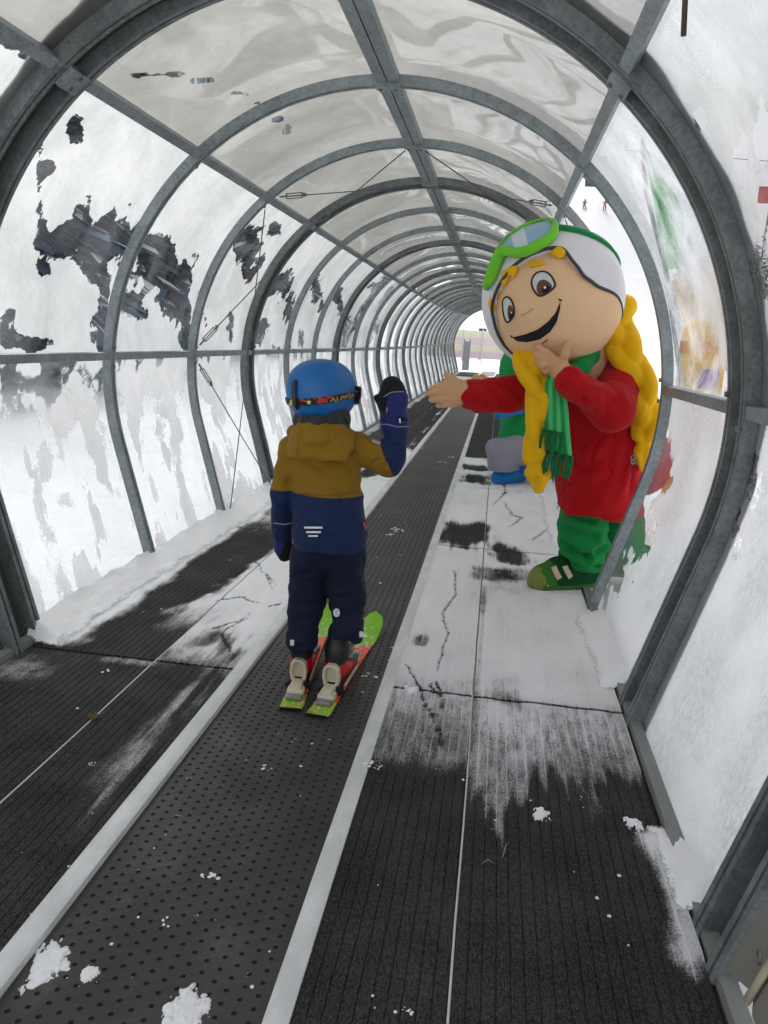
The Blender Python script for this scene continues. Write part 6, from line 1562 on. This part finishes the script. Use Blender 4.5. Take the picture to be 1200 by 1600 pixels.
# --- scarf
def scarf_mat():
    t = NT('green_striped_scarf'); u = t.attr('u'); s_ = t.math('FRACT', t.math('MULTIPLY', u, 3.0)); c = t.mix(t.step(s_, .42, .5), lin('1F9A4C'), lin('57BE78')); c = t.mix(t.step(s_, .92, .98), c, lin('1F9A4C')); w = t.noise(t.pos(), 700, 2, .6)
    return t.done(t.bsdf(t.mix(t.math('MULTIPLY', w, .3), c, lin('0E5A2C')), .95, 0, t.bump(w, .4, .003), .2, .2))
cen = [g(874, 572, 3.56), g(868, 600, 3.50), g(870, 640, 3.49), g(871, 675, 3.50), g(874, 704, 3.52)]; wd = [.035, .045, .052, .058, .060]
nU, nVv = 13, 26; V = []; at = []
for i in range(nVv+1):
    t = i/nVv*4; k0 = min(3, int(t)); q = t-k0; c = cen[k0]*(1-q)+cen[k0+1]*q; w = wd[k0]*(1-q)+wd[k0+1]*q
    for j in range(nU+1):
        u = j/nU; x = (u-.5)*2; zz = .010*math.sin(u*9+i*.12)-.02*(1-x*x); V.append(c+np.array([x*w, zz, -.025*u*(i/nVv)+.0])); at.append(u)
for i in range(nVv+1):
    for j in range(nU+1): p = np.array(V[i*(nU+1)+j]); V.append(p+np.array([0, .014, 0])); at.append(j/nU)
n1 = nU+1; kk = (nVv+1)*n1; F = [(i*n1+j, i*n1+j+1, (i+1)*n1+j+1, (i+1)*n1+j) for i in range(nVv) for j in range(nU)]+[(kk+i*n1+j, kk+(i+1)*n1+j, kk+(i+1)*n1+j+1, kk+i*n1+j+1) for i in range(nVv) for j in range(nU)]
for i in range(nVv): F += [(i*n1, (i+1)*n1, kk+(i+1)*n1, kk+i*n1), (i*n1+nU, kk+i*n1+nU, kk+(i+1)*n1+nU, (i+1)*n1+nU)]
for j in range(nU): F += [(nVv*n1+j, nVv*n1+j+1, kk+nVv*n1+j+1, kk+nVv*n1+j)]
SCF = mesh_obj('scarf', V, F, scarf_mat(), MAS, True, attrs={'u': at}, recalc=True)
mb = MB(); rn2 = random.Random(4); Bq = np.array(V[:kk]).reshape(nVv+1, n1, 3)
for row, (i_, dl, ln) in enumerate(((nVv-7, -.012, .10), (nVv, 0, .115))):
    for j in range(13):
        u = j/12*nU; q = Bq[i_, min(nU, int(round(u)))]+np.array([rn2.uniform(-.004, .004), dl, .005]); e = q+np.array([rn2.uniform(-.012, .012), rn2.uniform(-.01, .0), -ln*rn2.uniform(.85, 1.1)])
        if row == 0 and j > 8: continue
        mb.tube([q, q*.5+e*.5+np.array([rn2.uniform(-.006, .006), -.006, 0]), e], [.0065, .0068, .0058], 7)
fr_ = mb.build('fringe', fabric('dark_green_fringe', '0B6636', .95, .05), SCF, smooth=True)
col = [g(862, 566, 3.60), g(880, 588, 3.58), g(905, 578, 3.62), g(922, 556, 3.72), g(930, 540, 3.86)]
A = np.array(col); solid('scarf_wrap', lambda P: d_chain(P, col, [.040, .045, .045, .042, .040], .02), A.min(0)-.08, A.max(0)+.08, .007, M['green'], SCF, 2, dict(amp=.006, freq=(8, 8, 12), seed=70))

# ------------------------------------------------------------------ second costumed figure crouching farther back
Y2 = 7.0
TWO = empty('person', (.95, Y2, 0), 'crouching costumed figure in green top, grey trousers and blue shoes, behind the costumed girl', 'costumed person')
def w(px, py, Y=Y2): return aty(px, py, Y)
c2 = w(836, 580)
def f2h(P): return d_ell(P, c2, (.29, .29, .30))
solid('head', f2h, c2-.36, c2+.36, .014, M['felt_skin'], TWO, 2)
M['green2'] = fabric('bright_green_cloth', '118A45', .9, .05, 500); M['blue2'] = fabric('blue_cloth', '1272B4', .8, .15, 600); M['grey2'] = fabric('lavender_grey_cloth', '8E8C9C', .9, .05, 500, .1)
zsp = float(w(800, 572)[2]); qn = np.array([-.25, 0, .97])
solid('hat', lambda P: smax(d_ell(P, c2, (.315, .315, .325)), (P-c2)@np.array([.62, -.72, -.3])-.10, .01), c2-.4, c2+.4, .013, [M['green2'], M['white_shell']], TWO, 2, None, None, [(Vector((0, 0, zsp)), Vector((-.25, 0, .97)), lambda c: True)])
f2 = np.array([.62, -.76, -.18]); f2 /= np.linalg.norm(f2); s2 = np.cross(f2, (0, 0, 1.0)); s2 /= np.linalg.norm(s2); u2 = np.cross(s2, f2)
def face_patch(name, cx, cz, rx, rz, mat, off, parent):
    V = [c2+.297*(lambda d: d/np.linalg.norm(d))(f2+s2*(cx+rx*q*math.cos(a))+u2*(cz+rz*q*math.sin(a)))*(1+off) for q in (1.0, .5, .02) for a in np.linspace(0, 2*math.pi, 19)[:-1]]
    return mesh_obj(name, V, [(r_*18+i, r_*18+(i+1) % 18, (r_+1)*18+(i+1) % 18, (r_+1)*18+i) for r_ in (0, 1) for i in range(18)], mat, parent, True)
for sg in (-1, 1):
    ey = face_patch('eye', sg*.24, .10, .12, .18, EYEW, .012, TWO); face_patch('pupil', sg*.24-.02, .06, .06, .09, M['black'], .02, ey)
face_patch('mouth', 0, -.32, .26, .07, M['black'], .012, TWO)
mb = MB(); mb.box(w(816, 562, Y2-.30), (.12, .05, .05), np.array(Matrix.Rotation(.5, 3, 'Y')), bev=.018); mb.build('goggles', M['blue2'], TWO, smooth=True, auto=50)
tt = [w(836, 622), w(824, 655), w(822, 690)]
zt2 = float(w(810, 697)[2])
def f2t(P):
    d = smax(d_chain(P, tt, [.17, .22, .27], .05), zt2-P[:, 2]+.03*(P[:, 0]-.7), .02); return d
lo, hi = mrange(tt, .36); solid('jacket', f2t, lo, hi, .013, M['green2'], TWO, 2, dict(amp=.012, freq=(5, 5, 9), seed=80))
ar = [w(812, 636, 6.75), w(782, 645, 6.68), w(757, 618, 6.6), w(752, 604, 6.6)]
lo, hi = mrange(ar, .12); solid('sleeve', lambda P: d_chain(P, ar, [.07, .050, .045, .04], .03), lo, hi, .011, M['blue2'], TWO, 2, dict(amp=.008, freq=(7, 7, 9), seed=81))
for k_, (bx, by) in enumerate(((753, 600), (744, 601))):
    Yk = 6.58-.05*k_; base = w(bx, by, Yk); fg = [([w(bx-3+j*2.6, by-3, Yk-.01), w(bx-5+j*3.4, by-11-(1.5 if j in (1, 2) else 0), Yk-.02)], [.020, .016]) for j in range(4)]
    hand('hand', [(base, w(bx+1, by-4, Yk), .040)], fg, ([w(bx+3, by-2, Yk-.02), w(bx+8, by-8, Yk-.03)], [.020, .016]), (base, base+np.array([.01, .03, -.05]), .036, .038), TWO, 0, 0, .006, 82+k_)
lg = [w(850, 704, 7.0), w(806, 704, 6.78), w(776, 702, 6.70), w(783, 722, 6.74), w(799, 742, 6.88)]; lg2 = [w(856, 712, 7.1), w(866, 712, 6.95), w(860, 735, 7.05)]
def f2l(P): return smin(smax(d_chain(P, lg, [.15, .13, .095, .115, .095], .03), .125-P[:, 2], .02), smax(d_chain(P, lg2, [.16, .14, .12], .05), .125-P[:, 2], .02), .03)
lo, hi = mrange(lg+lg2, .22); solid('trousers', f2l, lo, hi, .012, M['grey2'], TWO, 2, dict(amp=.009, freq=(6, 6, 12), seed=85))
def shoe2(p, q):
    p, q = np.array([p[0], p[1], 0.]), np.array([q[0], q[1], 0.])
    fn = lambda P: smax(smin(d_chain(P, [p+(0, 0, .06), p*.5+q*.5+(0, 0, .075), q+(0, 0, .07)], [.07, .08, .08], .03), d_cap(P, q+(0, 0, .08), q+(.0, 0, .19), .075, .085), .03), .004-P[:, 2], .01)
    lo, hi = mrange([p, q], .14); lo[2] = -.02; hi[2] = .32
    return solid('shoe', fn, lo, hi, .010, [plain('grey_shoe_sole', '4A5560', .8), M['blue2']], TWO, 2, None, None, [(Vector((0, 0, .06)), Vector((.35, .1, .93)), lambda c: True)])
shoe2(atz(778, 757), atz(803, 755)+(.03, .05, 0)); shoe2(atz(842, 750), atz(862, 747)+(.03, .05, 0))
